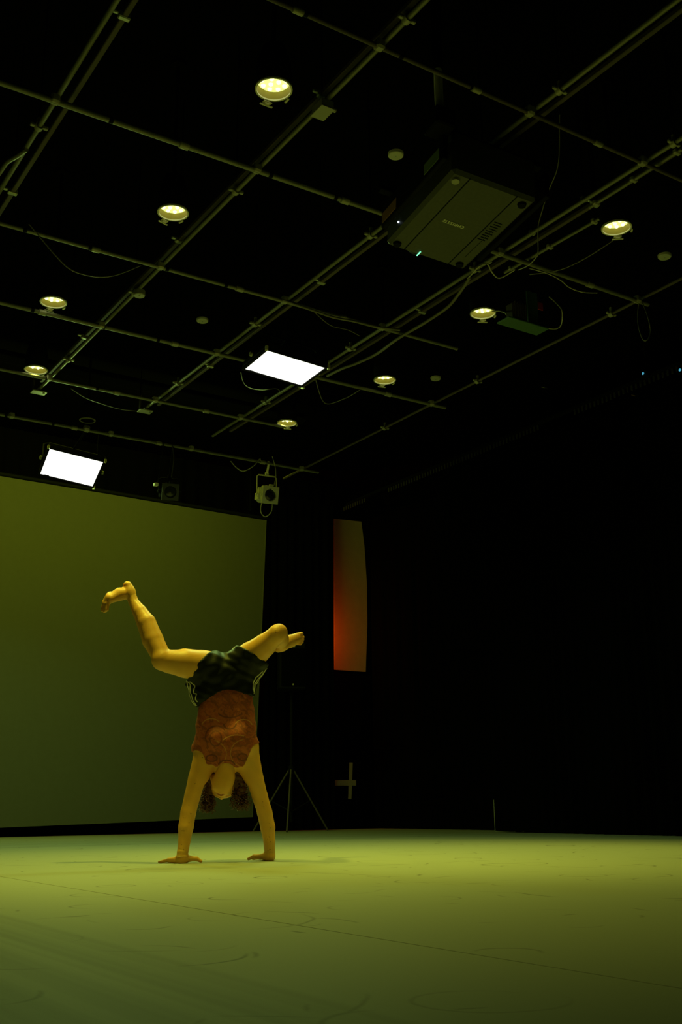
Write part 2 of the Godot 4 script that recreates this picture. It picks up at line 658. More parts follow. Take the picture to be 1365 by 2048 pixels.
func torso(f: Field) -> void:
	var k := 0.045
	for t in [-0.02, 0.025]:
		var up: Vector3 = Vector3(-0.545, 0, 0.839) * t
		f.bone(Vector3(-0.111, 0.632, -0.072) + up, Vector3(0.091, 0.635, 0.059) + up, 0.054, 0.054, k)
		f.bone(Vector3(-0.109, 0.649, -0.071) + up, Vector3(-0.092, 0.803, -0.06) + up, 0.056, 0.054, 0.02)
		f.bone(Vector3(0.089, 0.652, 0.058) + up, Vector3(0.067, 0.801, 0.044) + up, 0.056, 0.054, 0.02)
		f.bone(Vector3(-0.094, 0.763, -0.061) + up, Vector3(0.07, 0.761, 0.046) + up, 0.056, 0.056, k)
		f.bone(Vector3(-0.086, 0.855, -0.056) + up, Vector3(0.064, 0.853, 0.042) + up, 0.056, 0.056, k)
		f.bone(Vector3(-0.085, 0.942, -0.055) + up, Vector3(0.056, 0.941, 0.036) + up, 0.056, 0.056, k)
		f.bone(Vector3(-0.087, 1.048, -0.057) + up, Vector3(0.066, 1.052, 0.043) + up, 0.066, 0.066, k)
	f.bone(Vector3(-0.094, 0.689, 0.028), Vector3(-0.089, 0.667, 0.032), 0.044, 0.04, 0.05)
	f.bone(Vector3(0.009, 0.688, 0.096), Vector3(0.005, 0.666, 0.093), 0.044, 0.04, 0.05)
	# shoulders and the slope up to the neck
	f.bone(Vector3(-0.135, 0.568, -0.052), Vector3(-0.134, 0.619, -0.063), 0.05, 0.046, 0.04)
	f.bone(Vector3(0.118, 0.574, 0.053), Vector3(0.108, 0.624, 0.058), 0.05, 0.046, 0.04)
	f.bone(Vector3(-0.121, 0.557, -0.054), Vector3(-0.039, 0.586, -0.026), 0.05, 0.062, 0.04)
	f.bone(Vector3(0.106, 0.562, 0.045), Vector3(0.024, 0.585, 0.015), 0.05, 0.062, 0.04)
	f.bone(Vector3(-0.008, 0.577, -0.005), Vector3(-0.011, 0.648, -0.007), 0.062, 0.07, 0.04)


func build_person() -> void:
	var o := thing("person", "dancer in a handstand, legs bent apart, in dark striped shorts and a rust patterned top", "person", Vector3(2.93, 0, -5.74))
	var toward := Vector3(-0.545, 0, 0.839)
	var k := 0.02
	var f := Field.new()
	torso(f)
	# arms, from the wrist up
	for a in [[Vector3(-0.257, 0.039, -0.03), Vector3(-0.245, 0.119, -0.034), Vector3(-0.238, 0.191, -0.035), Vector3(-0.224, 0.272, -0.038), Vector3(-0.2, 0.362, -0.041), Vector3(-0.172, 0.456, -0.046), Vector3(-0.137, 0.563, -0.053)], [Vector3(0.264, 0.036, 0.034), Vector3(0.256, 0.109, 0.041), Vector3(0.246, 0.184, 0.04), Vector3(0.222, 0.27, 0.043), Vector3(0.191, 0.36, 0.04), Vector3(0.154, 0.455, 0.046), Vector3(0.118, 0.568, 0.053)]]:
		var r := [0.031, 0.034, 0.0425, 0.0435, 0.045, 0.05, 0.056]
		for i in 6:
			f.bone(a[i], a[i + 1], r[i], r[i + 1], 0.006)
	f.bone(Vector3(-0.137, 0.47, -0.029), Vector3(-0.101, 0.54, -0.042), 0.03, 0.045, 0.03)
	f.bone(Vector3(0.119, 0.47, 0.03), Vector3(0.082, 0.534, 0.03), 0.03, 0.045, 0.03)
	# neck
	f.bone(Vector3(-0.008, 0.568, -0.005), Vector3(-0.017, 0.439, -0.005), 0.056, 0.052, 0.03)
	# the leg stretched to the left: thigh, knee, calf
	f.bone(Vector3(-0.053, 1.088, -0.035), Vector3(-0.16, 1.104, -0.044), 0.096, 0.09, 0.02)
	f.bone(Vector3(-0.16, 1.101, -0.044), Vector3(-0.265, 1.113, -0.053), 0.091, 0.083, 0.006)
	f.bone(Vector3(-0.265, 1.11, -0.053), Vector3(-0.349, 1.118, -0.071), 0.083, 0.068, 0.006)
	f.bone(Vector3(-0.349, 1.118, -0.071), Vector3(-0.396, 1.134, -0.078), 0.068, 0.056, 0.006)
	f.bone(Vector3(-0.396, 1.134, -0.078), Vector3(-0.434, 1.246, -0.139), 0.054, 0.061, 0.006)
	f.bone(Vector3(-0.434, 1.246, -0.139), Vector3(-0.461, 1.35, -0.18), 0.062, 0.056, 0.006)
	f.bone(Vector3(-0.461, 1.35, -0.18), Vector3(-0.488, 1.42, -0.221), 0.056, 0.043, 0.006)
	f.bone(Vector3(-0.488, 1.42, -0.221), Vector3(-0.512, 1.481, -0.261), 0.043, 0.03, 0.006)
	f.bone(Vector3(-0.512, 1.481, -0.261), Vector3(-0.53, 1.547, -0.285), 0.03, 0.03, 0.006)
	f.bone(Vector3(-0.409, 1.111, -0.069), Vector3(-0.412, 1.12, -0.071), 0.045, 0.045, 0.03)
	# the folded leg on the right
	f.bone(Vector3(0.051, 1.099, 0.033), Vector3(0.081, 1.155, 0.124), 0.094, 0.088, 0.03)
	f.bone(Vector3(0.081, 1.155, 0.124), Vector3(0.111, 1.209, 0.227), 0.084, 0.068, 0.006)
	f.bone(Vector3(0.111, 1.209, 0.227), Vector3(0.14, 1.265, 0.329), 0.066, 0.05, 0.006)
	f.bone(Vector3(0.137, 1.267, 0.334), Vector3(0.144, 1.273, 0.338), 0.05, 0.046, 0.02)
	f.bone(Vector3(0.14, 1.262, 0.329), Vector3(0.219, 1.254, 0.214), 0.05, 0.055, 0.006)
	f.bone(Vector3(0.219, 1.254, 0.214), Vector3(0.323, 1.254, 0.043), 0.05, 0.03, 0.006)
	var body := f.skin(0.0085, skin_tint)
	body.add(head_skin(toward))
	body.add(hand_skin(Vector3(-0.257, 0.039, -0.03), true))
	body.add(hand_skin(Vector3(0.264, 0.036, 0.034), false))
	body.add(feet_skin(toward))
	put("body", body, M.skin, o)
	for e in eyes:
		put("eye", Sh.new().ball(e, Vector3.ONE * 0.0115, 8, 12), M.eye, o)
	# top
	var top := Field.new()
	torso(top)
	top.grow = 0.005
	top.folds = [[Vector3(0.6, 0.8, 0).normalized(), 0.11, 0.001, 0.4], [Vector3(-0.3, 1, 0.2).normalized(), 0.07, 0.0008, 2.0]]
	top.cut(Vector3(-0.148, 0.561, -0.096), Vector3(-0.123, 0.418, -0.08), 0.054, 0.068, toward, 0.12)
	top.cut(Vector3(0.162, 0.6, 0.105), Vector3(0.122, 0.477, 0.079), 0.056, 0.064, toward, 0.12)
	top.cut(Vector3(-0.008, 0.453, -0.005), Vector3(-0.007, 0.394, -0.005), 0.06, 0.06, toward, 0.3)
	top.planes = [[Vector3(-0.017, 1.006, -0.011), Vector3.UP]]
	var ts := top.skin(0.0075, func(_p): return Color.WHITE)
	var right := Vector3(0.839, 0, 0.545)
	for i in ts.v.size():
		ts.uv[i] = Vector2((ts.v[i].dot(right) + 0.3) / 0.6, 1.0 - (ts.v[i].y - 0.45) / 0.6)
	ts.col.clear()
	M.top = StandardMaterial3D.new()
	M.top.albedo_texture = top_print()
	M.top.roughness = 0.75
	put("patterned_top", ts, M.top, o)
	# shorts
	var sh := Field.new()
	for t in [-0.03, 0.03]:
		var up: Vector3 = toward * t
		sh.bone(Vector3(-0.087, 1.036, -0.056) + up, Vector3(0.066, 1.052, 0.043) + up, 0.074, 0.074, 0.04)
		sh.bone(Vector3(-0.095, 0.948, -0.062) + up, Vector3(0.063, 0.946, 0.041) + up, 0.066, 0.062, 0.04)
	sh.bone(Vector3(-0.048, 1.077, -0.031), Vector3(-0.18, 1.107, -0.057), 0.104, 0.099, 0.02)
	sh.bone(Vector3(0.046, 1.093, 0.03), Vector3(0.089, 1.164, 0.129), 0.1, 0.097, 0.02)
	sh.bone(Vector3(-0.197, 0.997, -0.08), Vector3(-0.157, 0.912, -0.078), 0.034, 0.034, 0.03)
	sh.bone(Vector3(-0.152, 0.912, -0.075), Vector3(-0.142, 0.883, -0.068), 0.034, 0.022, 0.03)
	sh.bone(Vector3(0.126, 1.096, 0.106), Vector3(0.087, 0.981, 0.057), 0.05, 0.036, 0.03)
	sh.bone(Vector3(0.087, 0.981, 0.057), Vector3(0.088, 0.929, 0.057), 0.036, 0.022, 0.03)
	sh.grow = 0.004
	sh.folds = [[Vector3(0.75, -0.5, 0.3).normalized(), 0.07, 0.0022, 0.0], [Vector3(0.2, 1.0, 0.4).normalized(), 0.055, 0.002, 1.3]]
	sh.planes = [[Vector3(-0.17, 1.101, -0.05), (right * -0.77 + Vector3.UP * 0.62).normalized()], [Vector3(0.086, 1.164, 0.128), (right * 0.51 + Vector3.UP * 0.86).normalized()],
		[Vector3(-0.089, 0.91, -0.058), (right * 0.56 - Vector3.UP * 0.83).normalized(), Vector3(0.058, 0.944, 0.038), (right * -0.29 - Vector3.UP * 0.95).normalized()]]
	var shorts := put("shorts", sh.skin(0.0075, func(_p): return Color.WHITE), M.nylon, o)
	# three pale stripes down each side seam, and the pale edge of the leg openings
	for j in 3:
		var d := j * 5.0
		ribbon(sh, [Vector3(-0.231, 1.013, -0.078) + right * j * 0.014, Vector3(-0.223, 0.984, -0.073) + right * j * 0.014, Vector3(-0.215, 0.956, -0.08) + right * j * 0.014, Vector3(-0.196, 0.928, -0.079) + right * j * 0.012, Vector3(-0.171, 0.899, -0.075) + right * j * 0.008, Vector3(-0.156, 0.867, -0.065) + right * j * 0.004], 0.0032, shorts)
		ribbon(sh, [Vector3(0.16, 1.109, 0.14) - right * j * 0.014, Vector3(0.139, 1.065, 0.126) - right * j * 0.014, Vector3(0.122, 1.03, 0.115) - right * j * 0.013, Vector3(0.11, 1.001, 0.107) - right * j * 0.011, Vector3(0.098, 0.972, 0.099) - right * j * 0.008, Vector3(0.1, 0.929, 0.089) - right * j * 0.004], 0.0032, shorts)
	for q in [[Vector3(-0.127, 1.196, -0.13), Vector3(-0.111, 1.211, -0.096), Vector3(-0.098, 1.205, -0.063), Vector3(-0.102, 1.178, -0.019)], [Vector3(0.009, 1.18, 0.054), Vector3(0.019, 1.196, 0.072), Vector3(0.027, 1.203, 0.089)]]:
		ribbon(sh, q, 0.004, shorts, "hem_piping")
	# drawstring waistband seam
	ribbon(sh, [Vector3(-0.16, 0.901, 0.015), Vector3(-0.124, 0.933, 0.063), Vector3(-0.09, 0.954, 0.097), Vector3(-0.051, 0.957, 0.122), Vector3(-0.003, 0.946, 0.141), Vector3(0.04, 0.93, 0.146)], 0.004, shorts, "waist_seam", M.nylon)
	# bracelet
	var br := []
	for i in 25:
		var a := TAU * i / 24
		br.append(Vector3(-0.257, 0.029, -0.03) + Vector3(cos(a) * 0.036, 0.006 + 0.006 * sin(a * 1.0), sin(a) * 0.036))
	put("bracelet", Sh.new().tube(br, 0.0022, 6), M.gold, o)
	put("hair", hair_strands(toward, right), M.hair, o)


func ribbon(f: Field, pts: Array, half: float, parent: Node, called := "stripe", m: Material = null) -> void:
	var s := Sh.new()
	var line := curve(pts, 8)
	var on := []
	for p in line:
		on.append(f.to_skin(p))
	for i in on.size():
		var nn := f.slope(on[i])
		var d: Vector3 = (on[mini(i + 1, on.size() - 1)] - on[maxi(i - 1, 0)]).normalized()
		var w := nn.cross(d).normalized() * half
		s.vert(on[i] + nn * 0.0005 - w, nn); s.vert(on[i] + nn * 0.0022 - w * 0.8, nn)
		s.vert(on[i] + nn * 0.0022 + w * 0.8, nn); s.vert(on[i] + nn * 0.0005 + w, nn)
	for i in on.size() - 1:
		for q in 3:
			var p := i * 4 + q
			s.face(p, p + 1, p + 5); s.face(p, p + 5, p + 4)
	put(called, s, m if m else M.stripe, parent)


var eyes := []

func head_skin(toward: Vector3) -> Sh:
	var crown := (-toward * 0.96 + Vector3.DOWN * 0.27).normalized()
	var basis := basis_of(Vector3(0.839, 0, 0.545), crown)   # x across, y to the crown, z the way it faces
	if basis.z.y > 0.0:
		basis = Basis(-basis.x, basis.y, -basis.z)
	var at: Vector3 = Vector3(0.002, 0.446, -0.064)
	var f := Field.new()
	var B := func(a: Vector3, b: Vector3, ra: float, rb: float, k := 0.02) -> void:
		f.bone(at + basis * a, at + basis * b, ra, rb, k)
	B.call(Vector3(0, 0.025, -0.035), Vector3(0, 0.03, 0.015), 0.073, 0.068)
	B.call(Vector3(-0.02, 0.04, 0.036), Vector3(0.02, 0.04, 0.036), 0.044, 0.044, 0.03)
	B.call(Vector3(0, -0.01, 0.03), Vector3(0, -0.065, 0.04), 0.052, 0.042, 0.03)
	for s in [-1.0, 1.0]:
		B.call(Vector3(s * 0.05, -0.05, -0.005), Vector3(s * 0.026, -0.096, 0.058), 0.02, 0.019, 0.025)
		B.call(Vector3(s * 0.036, -0.02, 0.05), Vector3(s * 0.031, -0.045, 0.052), 0.021, 0.017, 0.02)
		B.call(Vector3(s * 0.012, 0.024, 0.08), Vector3(s * 0.044, 0.024, 0.066), 0.01, 0.008, 0.015)
		B.call(Vector3(s * 0.009, -0.038, 0.096), Vector3(s * 0.011, -0.036, 0.09), 0.009, 0.008, 0.008)
		B.call(Vector3(s * 0.018, -0.075, 0.085), Vector3(s * 0.0, -0.068, 0.093), 0.005, 0.0065, 0.006)
		B.call(Vector3(s * 0.018, -0.075, 0.085), Vector3(s * 0.0, -0.086, 0.089), 0.005, 0.0075, 0.006)
		eyes.append(at + basis * Vector3(s * 0.031, 0.008, 0.07))
		f.cut(at + basis * Vector3(s * 0.024, 0.008, 0.09), at + basis * Vector3(s * 0.04, 0.008, 0.082), 0.008, 0.008)
		f.cut(at + basis * Vector3(s * 0.0075, -0.042, 0.104), at + basis * Vector3(s * 0.0075, -0.036, 0.096), 0.0045, 0.003)
	B.call(Vector3(0, 0.012, 0.084), Vector3(0, -0.03, 0.106), 0.0085, 0.012, 0.014)
	B.call(Vector3(-0.022, -0.1, 0.062), Vector3(0.022, -0.1, 0.062), 0.021, 0.021, 0.02)
	f.cut(at + basis * Vector3(-0.012, -0.076, 0.1), at + basis * Vector3(0.012, -0.076, 0.1), 0.006, 0.006)
	f.bone(Vector3(-0.014, 0.539, 0.009), Vector3(-0.024, 0.45, 0.008), 0.054, 0.05, 0.03)
	f.bone(Vector3(-0.029, 0.461, 0.017), Vector3(-0.031, 0.405, 0.01), 0.048, 0.04, 0.03)
	var mouth := at + basis * Vector3(0, -0.076, 0.09)
	return f.skin(0.0036, func(p: Vector3) -> Color:
		var c := skin_tint(p)
		var q: Vector3 = basis.inverse() * (p - mouth)
		var lip := clampf(1.4 - Vector3(q.x / 0.022, q.y / 0.014, q.z / 0.02).length(), 0.0, 0.4) / 0.4
		return c.lerp(Color(0.32, 0.06, 0.05), lip * 0.85))


func hand_skin(wrist: Vector3, left: bool) -> Sh:
	var f := Field.new()
	var away := Vector3(0.545, 0, -0.839)
	var side := Vector3(0.839, 0, 0.545)
	var w := Vector3(wrist.x, 0.024, wrist.z)
	var dir := func(deg: float) -> Vector3: return away * cos(deg_to_rad(deg)) + side * sin(deg_to_rad(deg))
	f.bone(wrist + Vector3.UP * 0.02, w, 0.031, 0.03, 0.02)
	f.bone(w, w - away * 0.012 + Vector3.DOWN * 0.003, 0.024, 0.02, 0.02)
	var s := 1.0 if left else -1.0
	# finger angles from straight away, thumb towards the other hand
	var angles: Array = [-86.0, -62.0, -40.0, -17.0] if left else [6.0, -12.0, -28.0, -48.0]
	var lens := [0.056, 0.072, 0.078, 0.07]
	for i in 4:
		var d: Vector3 = dir.call(angles[i])
		var kn: Vector3 = w + d * 0.074
		kn.y = 0.0185
		f.bone(w + d * 0.008 + Vector3.DOWN * 0.004, kn, 0.0195, 0.0135, 0.014)
		var L: float = lens[i]
		var p1: Vector3 = kn + d * L * 0.48
		p1.y = 0.0135
		var p2: Vector3 = kn + d * L * 0.78
		p2.y = 0.0095
		var p3: Vector3 = kn + d * L
		p3.y = 0.0078
		f.bone(kn, p1, 0.0105, 0.009, 0.004)
		f.bone(p1, p2, 0.009, 0.008, 0.004)
		f.bone(p2, p3, 0.008, 0.0068, 0.004)
	var td: Vector3 = dir.call(84.0 if left else -84.0)
	var t1: Vector3 = w + td * 0.04
	t1.y = 0.025
	var t2: Vector3 = w + td * (0.078 if left else 0.092)
	t2.y = 0.024
	var t3: Vector3 = w + td * (0.104 if left else 0.124)
	t3.y = 0.0105
	f.bone(w + td * 0.005, t1, 0.022, 0.017, 0.014)
	f.bone(t1, t2, 0.0145, 0.0115, 0.006)
	f.bone(t2, t3, 0.0115, 0.0085, 0.006)
	f.planes = [[Vector3(0, 0.001, 0), Vector3.DOWN]]
	return f.skin(0.0032, skin_tint)


func feet_skin(toward: Vector3) -> Sh:
	var f := Field.new()
	# pointed foot, upper left: heel on top, toes curling down
	f.bone(Vector3(-0.512, 1.478, -0.261), Vector3(-0.53, 1.541, -0.285), 0.029, 0.03, 0.02)
	f.bone(Vector3(-0.536, 1.571, -0.289), Vector3(-0.544, 1.587, -0.294), 0.027, 0.026, 0.02)
	f.bone(Vector3(-0.53, 1.541, -0.285), Vector3(-0.584, 1.533, -0.308), 0.032, 0.03, 0.02)
	f.bone(Vector3(-0.584, 1.533, -0.308), Vector3(-0.63, 1.512, -0.332), 0.033, 0.029, 0.02)
	f.bone(Vector3(-0.588, 1.528, -0.298), Vector3(-0.642, 1.499, -0.298), 0.033, 0.028, 0.02)
	var l_root := [Vector3(-0.628, 1.53, -0.348), Vector3(-0.638, 1.521, -0.337), Vector3(-0.646, 1.512, -0.324), Vector3(-0.651, 1.503, -0.309), Vector3(-0.651, 1.494, -0.292)]
	var l_mid := [Vector3(-0.652, 1.503, -0.364), Vector3(-0.663, 1.488, -0.353), Vector3(-0.667, 1.476, -0.338), Vector3(-0.667, 1.467, -0.32), Vector3(-0.664, 1.464, -0.298)]
	var l_tip := [Vector3(-0.666, 1.451, -0.373), Vector3(-0.669, 1.434, -0.357), Vector3(-0.666, 1.425, -0.337), Vector3(-0.664, 1.425, -0.318), Vector3(-0.666, 1.431, -0.297)]
	for i in 5:
		var r := 0.013 if i == 4 else 0.0092
		f.bone(l_root[i], l_mid[i], 0.02, r + 0.002, 0.012)
		f.bone(l_mid[i], l_tip[i], r + 0.001, r, 0.004)
	# the folded leg's foot, right
	f.bone(Vector3(0.314, 1.254, 0.06), Vector3(0.339, 1.249, 0.041), 0.03, 0.033, 0.02)
	f.bone(Vector3(0.333, 1.234, 0.014), Vector3(0.321, 1.227, 0.017), 0.026, 0.022, 0.02)
	f.bone(Vector3(0.339, 1.252, 0.041), Vector3(0.392, 1.275, 0.04), 0.034, 0.031, 0.02)
	f.bone(Vector3(0.392, 1.269, 0.04), Vector3(0.441, 1.286, 0.048), 0.03, 0.022, 0.02)
	f.bone(Vector3(0.392, 1.287, 0.04), Vector3(0.438, 1.308, 0.046), 0.028, 0.022, 0.02)
	var tips := [Vector3(0.46, 1.325, 0.06), Vector3(0.469, 1.305, 0.066), Vector3(0.468, 1.289, 0.065), Vector3(0.464, 1.274, 0.063), Vector3(0.455, 1.262, 0.057)]
	var roots := [Vector3(0.436, 1.314, 0.044), Vector3(0.438, 1.299, 0.046), Vector3(0.438, 1.288, 0.046), Vector3(0.436, 1.277, 0.044), Vector3(0.431, 1.268, 0.041)]
	for i in 5:
		var r := 0.0125 if i == 0 else 0.0085
		f.bone(roots[i], tips[i], r + 0.002, r, 0.006)
	return f.skin(0.0042, skin_tint)


func hair_strands(toward: Vector3, right: Vector3) -> Sh:
	var s := Sh.new()
	var c: Vector3 = Vector3(0.025, 0.47, -0.103)
	var cap := Field.new()
	cap.bone(c - toward * 0.03, c + toward * 0.02 + Vector3.UP * 0.015, 0.088, 0.082, 0.02)
	cap.bone(Vector3(-0.045, 0.489, -0.101), Vector3(-0.053, 0.368, -0.13), 0.036, 0.024, 0.04)
	cap.bone(Vector3(0.072, 0.488, -0.025), Vector3(0.108, 0.372, -0.025), 0.036, 0.024, 0.04)
	cap.folds = [[Vector3(1, 0.1, 0.2).normalized(), 0.016, 0.003, 0.0], [Vector3(0.2, 1, 0.2).normalized(), 0.03, 0.003, 0.0]]
	cap.planes = [[Vector3(0.036, 0.368, -0.12), Vector3.DOWN]]
	s.add(cap.skin(0.007, func(_p): return Color.WHITE))
	s.col.clear()
	# curls that fall past the face on either side
	for i in 190:
		var sd := -1.0 if i % 2 else 1.0
		var u := rng.randf()
		var px := Vector3(-0.039, 0.482, -0.145) if sd < 0.0 else Vector3(0.098, 0.48, -0.055)
		var end := Vector3(-0.054, 0.293, -0.131) if sd < 0.0 else Vector3(0.106, 0.305, -0.027)
		var a: Vector3 = px + right * rng.randfn(0.0, 0.016) + toward * rng.randfn(-0.01, 0.035) + Vector3.UP * rng.randf_range(-0.05, 0.0)
		var b: Vector3 = end + right * rng.randfn(0.0, 0.024) + toward * rng.randfn(0.0, 0.04) + Vector3.UP * (absf(rng.randfn(0.0, 0.055)) - 0.03)
		var turns := rng.randf_range(3.0, 6.0)
		var ph := u * TAU
		var pts := []
		var rad := []
		for q in 30:
			var t := q / 29.0
			var w := 0.003 + 0.0085 * t
			pts.append(a.lerp(b, t) + right * (sin(t * turns * TAU + ph) * w) + toward * (cos(t * turns * TAU + ph) * w) + right * sd * sin(t * PI) * 0.008)
			rad.append(lerpf(0.004, 0.0018, t))
		s.tube(pts, 0.002, 4, rad)
	return s


func top_print() -> ImageTexture:
	# swirls and rings in rust on rust
	var w := 384
	var im := Image.create(w, w, false, Image.FORMAT_RGB8)
	var n1 := FastNoiseLite.new()
	n1.seed = 5
	n1.frequency = 0.012
	var base := Color(0.36, 0.066, 0.03)
	var dark := Color(0.2, 0.05, 0.025)
	var light := Color(0.46, 0.125, 0.045)
	for y in w:
		for x in w:
			var a := n1.get_noise_2d(x, y)
			var b := n1.get_noise_2d(x * 1.6 + 300.0 + a * 90.0, y * 1.6 + a * 90.0)
			var c := base.lerp(dark, clampf(sin(b * 7.0) * 0.8, 0.0, 1.0)).lerp(light, clampf(sin(b * 8.0 + 2.5) * 0.6, 0.0, 1.0))
			im.set_pixel(x, y, c.linear_to_srgb())
	var line := Color(0.55, 0.27, 0.12).linear_to_srgb()
	var ink := Color(0.15, 0.035, 0.02).linear_to_srgb()
	# [centre u, v, radius u, radius v, from, to, dark?]: the drawn arcs and loops
	var arcs := [[0.33, 0.76, 0.17, 0.13, -70, 60, 0], [0.69, 0.76, 0.15, 0.13, 110, 260, 0], [0.4, 0.62, 0.055, 0.07, 0, 360, 1], [0.4, 0.6, 0.1, 0.1, 150, 330, 1], [0.5, 0.86, 0.075, 0.04, 180, 360, 1],
		[0.36, 0.8, 0.05, 0.03, 0, 360, 1], [0.65, 0.79, 0.045, 0.03, 0, 360, 1], [0.53, 0.48, 0.06, 0.05, 0, 180, 1], [0.35, 0.5, 0.09, 0.07, 190, 330, 0], [0.66, 0.5, 0.08, 0.06, 200, 350, 0], [0.53, 0.36, 0.12, 0.06, 20, 160, 1], [0.6, 0.66, 0.14, 0.07, 200, 300, 0]]
	for q in arcs:
		var steps := 260
		for i in steps:
			var a := deg_to_rad(lerpf(q[4], q[5], float(i) / steps))
			var p := Vector2(q[0] + cos(a) * q[2], q[1] + sin(a) * q[3]) * w
			var r := 2 if q[6] else 1
			for dy in range(-r, r + 1):
				for dx in range(-r, r + 1):
					var z := Vector2i(int(p.x) + dx, int(p.y) + dy)
					if z.x >= 0 and z.y >= 0 and z.x < w and z.y < w:
						im.set_pixelv(z, im.get_pixelv(z).lerp(ink if q[6] else line, 0.12 if q[6] else 0.2))
	return ImageTexture.create_from_image(im)


# ------------------------------------------------------------------ the pipe grid
func pipe(label: String, a: Vector3, b: Vector3, m: Material, r := 0.0165, group := "") -> Node3D:
	var o := thing("grid_pipe", label, "pipe", a, group)
	put("tube", Sh.new().tube([Vector3.ZERO, b - a], r, 14), m, o)
	return o

func hanger(o: Node3D, p: Vector3, along: Vector3, rod := true) -> void:
	# a split ring clamp with bolt heads and a threaded rod to the ceiling
	var s := Sh.new()
	var t := Transform3D(basis_of(along.cross(Vector3.UP).normalized(), along), p)
	s.lathe([Vector2(0.017, -0.017), Vector2(0.024, -0.017), Vector2(0.024, 0.017), Vector2(0.017, 0.017)], 14, t)
	s.box(p + Vector3(0, 0.035, 0), Vector3(0.02, 0.04, 0.02), 0.003)
	for q in [-1.0, 1.0]:
		s.box(p + along.cross(Vector3.UP).normalized() * q * 0.036, Vector3(0.026, 0.02, 0.02), 0.004)
	put("hanger_clamp", s, M.clamp, o)
	if rod:
		put("threaded_rod", Sh.new().tube([p + Vector3(0, 0.05, 0), Vector3(p.x, 5.0 - o.position.y, p.z)], 0.005, 6), M.matt_rod, o)


func build_pipes() -> void:
	var names := ["lengthwise grid pipe at the far left, ending by the bent conduit", "lengthwise grid pipe carrying the square junction box, left of the bright LED panel", "lengthwise grid pipe that runs over the projector", "lengthwise grid pipe beside the cable bundle right of the projector", "thin lengthwise grid pipe nearest to the right curtain track"]
	var xs := [1.43, 2.64, 3.63, 4.51, 5.85]
	var ends := [[-1.0, -9.9], [-1.0, -8.98], [-1.0, -8.95], [-1.0, -9.3], [-1.0, -10.2]]
	for i in 5:
		var o := pipe(names[i], Vector3(xs[i], GRID_Y, ends[i][0]), Vector3(xs[i], GRID_Y, ends[i][1]), M.pipe if i < 4 else M.strut, 0.0145 if i < 4 else 0.012, "lengthwise pipes of the grid")
		for z in [-1.6, -3.45, -5.2, -6.78, -8.2]:
			hanger(o, Vector3(0, 0, z - ends[i][0]), Vector3(0, 0, 1))
	# struts that run just above the lengthwise pipes
	var struts := [[1.5, -1.0, -8.6, "dark strut running just right of the far left grid pipe"], [2.6, -1.0, -8.9, "dark strut running just left of the pipe with the junction box"], [3.7, -1.0, -8.9, "dark strut running just right of the pipe over the projector"], [4.6, -1.0, -9.2, "dark strut running close to the pipe with the cable bundle"]]
	for s in struts:
		var o := thing("ceiling_strut", s[3], "strut", Vector3(s[0] * 1.012, GRID_Y + 0.05, s[1]), "struts above the pipes")
		put("channel", Sh.new().box(Vector3(0, 0, (s[2] - s[1]) * 0.5), Vector3(0.028, 0.03, s[1] - s[2]), 0.004), M.strut, o)
		for z in [-2.4, -4.2, -6.0, -7.8]:
			put("threaded_rod", Sh.new().tube([Vector3(0, 0.015, z - s[1]), Vector3(0, 5.0 - GRID_Y - 0.05, z - s[1])], 0.004, 6), M.matt_rod, o)
			put("strut_clamp", Sh.new().box(Vector3(0, -0.005, z - s[1]), Vector3(0.06, 0.035, 0.03), 0.005).box(Vector3(-0.045, 0, z - s[1] + 0.005), Vector3(0.03, 0.018, 0.018), 0.004), M.zinc, o)
	# cross pipes, clipped under the lengthwise ones
	var kz := (CROSS_Y - 0.295) / (GRID_Y - 0.295)
	var cross := [[-3.68, -1.0, 5.9, "cross pipe nearest the camera, at the top edge of the photo", 0.012, 1], [-4.94, -2.9, 5.9, "cross pipe passing the nearest round lamp and reaching the projector", 0.0165, 0], [-6.33, -2.9, 5.2, "cross pipe halfway between the projector and the bright LED panel", 0.014, 0], [-7.45, -2.9, 5.95, "cross pipe meeting the left corner of the large LED panel", 0.0165, 0], [-8.7, -2.9, 4.95, "cross pipe on which the end brackets of two long pipes rest", 0.0145, 0], [-9.8, -2.9, 6.0, "farthest cross pipe, holding the tilted LED panel and the fresnels", 0.014, 0]]
	for c in cross:
		var z: float = c[0] * kz
		var o := pipe(c[3], Vector3(c[1], CROSS_Y, z), Vector3(c[2], CROSS_Y, z), M.strut if c[5] else M.pipe, c[4], "cross pipes of the grid")
		for i in 5:
			var x: float = xs[i] * kz
			if x < c[2] and not (c[5] and i == 0):
				put("cross_clip", Sh.new().box(Vector3(x - c[1], 0.012, 0), Vector3(0.05, 0.055, 0.05), 0.01), M.clamp, o)
		for x in [0.4, 2.15, 3.22, 4.1, 5.3]:
			if x < c[2]:
				put("pipe_sleeve", Sh.new().lathe([Vector2(c[4], -0.03), Vector2(c[4] + 0.006, -0.026), Vector2(c[4] + 0.006, 0.026), Vector2(c[4], 0.03)], 12, Transform3D(Basis(Vector3(0, 1, 0), Vector3(1, 0, 0), Vector3(0, 0, -1)), Vector3(x - c[1], 0, 0))), M.clamp, o)
		for x in [1.26, 1.87, 2.3, 2.85, 3.3]:
			put("tape_band", Sh.new().lathe([Vector2(c[4], -0.012), Vector2(c[4] + 0.0015, -0.012), Vector2(c[4] + 0.0015, 0.012), Vector2(c[4], 0.012)], 12, Transform3D(Basis(Vector3(0, 1, 0), Vector3(1, 0, 0), Vector3(0, 0, -1)), Vector3(x - c[1] + c[0] * 0.03, 0, 0))), M.black_metal, o)


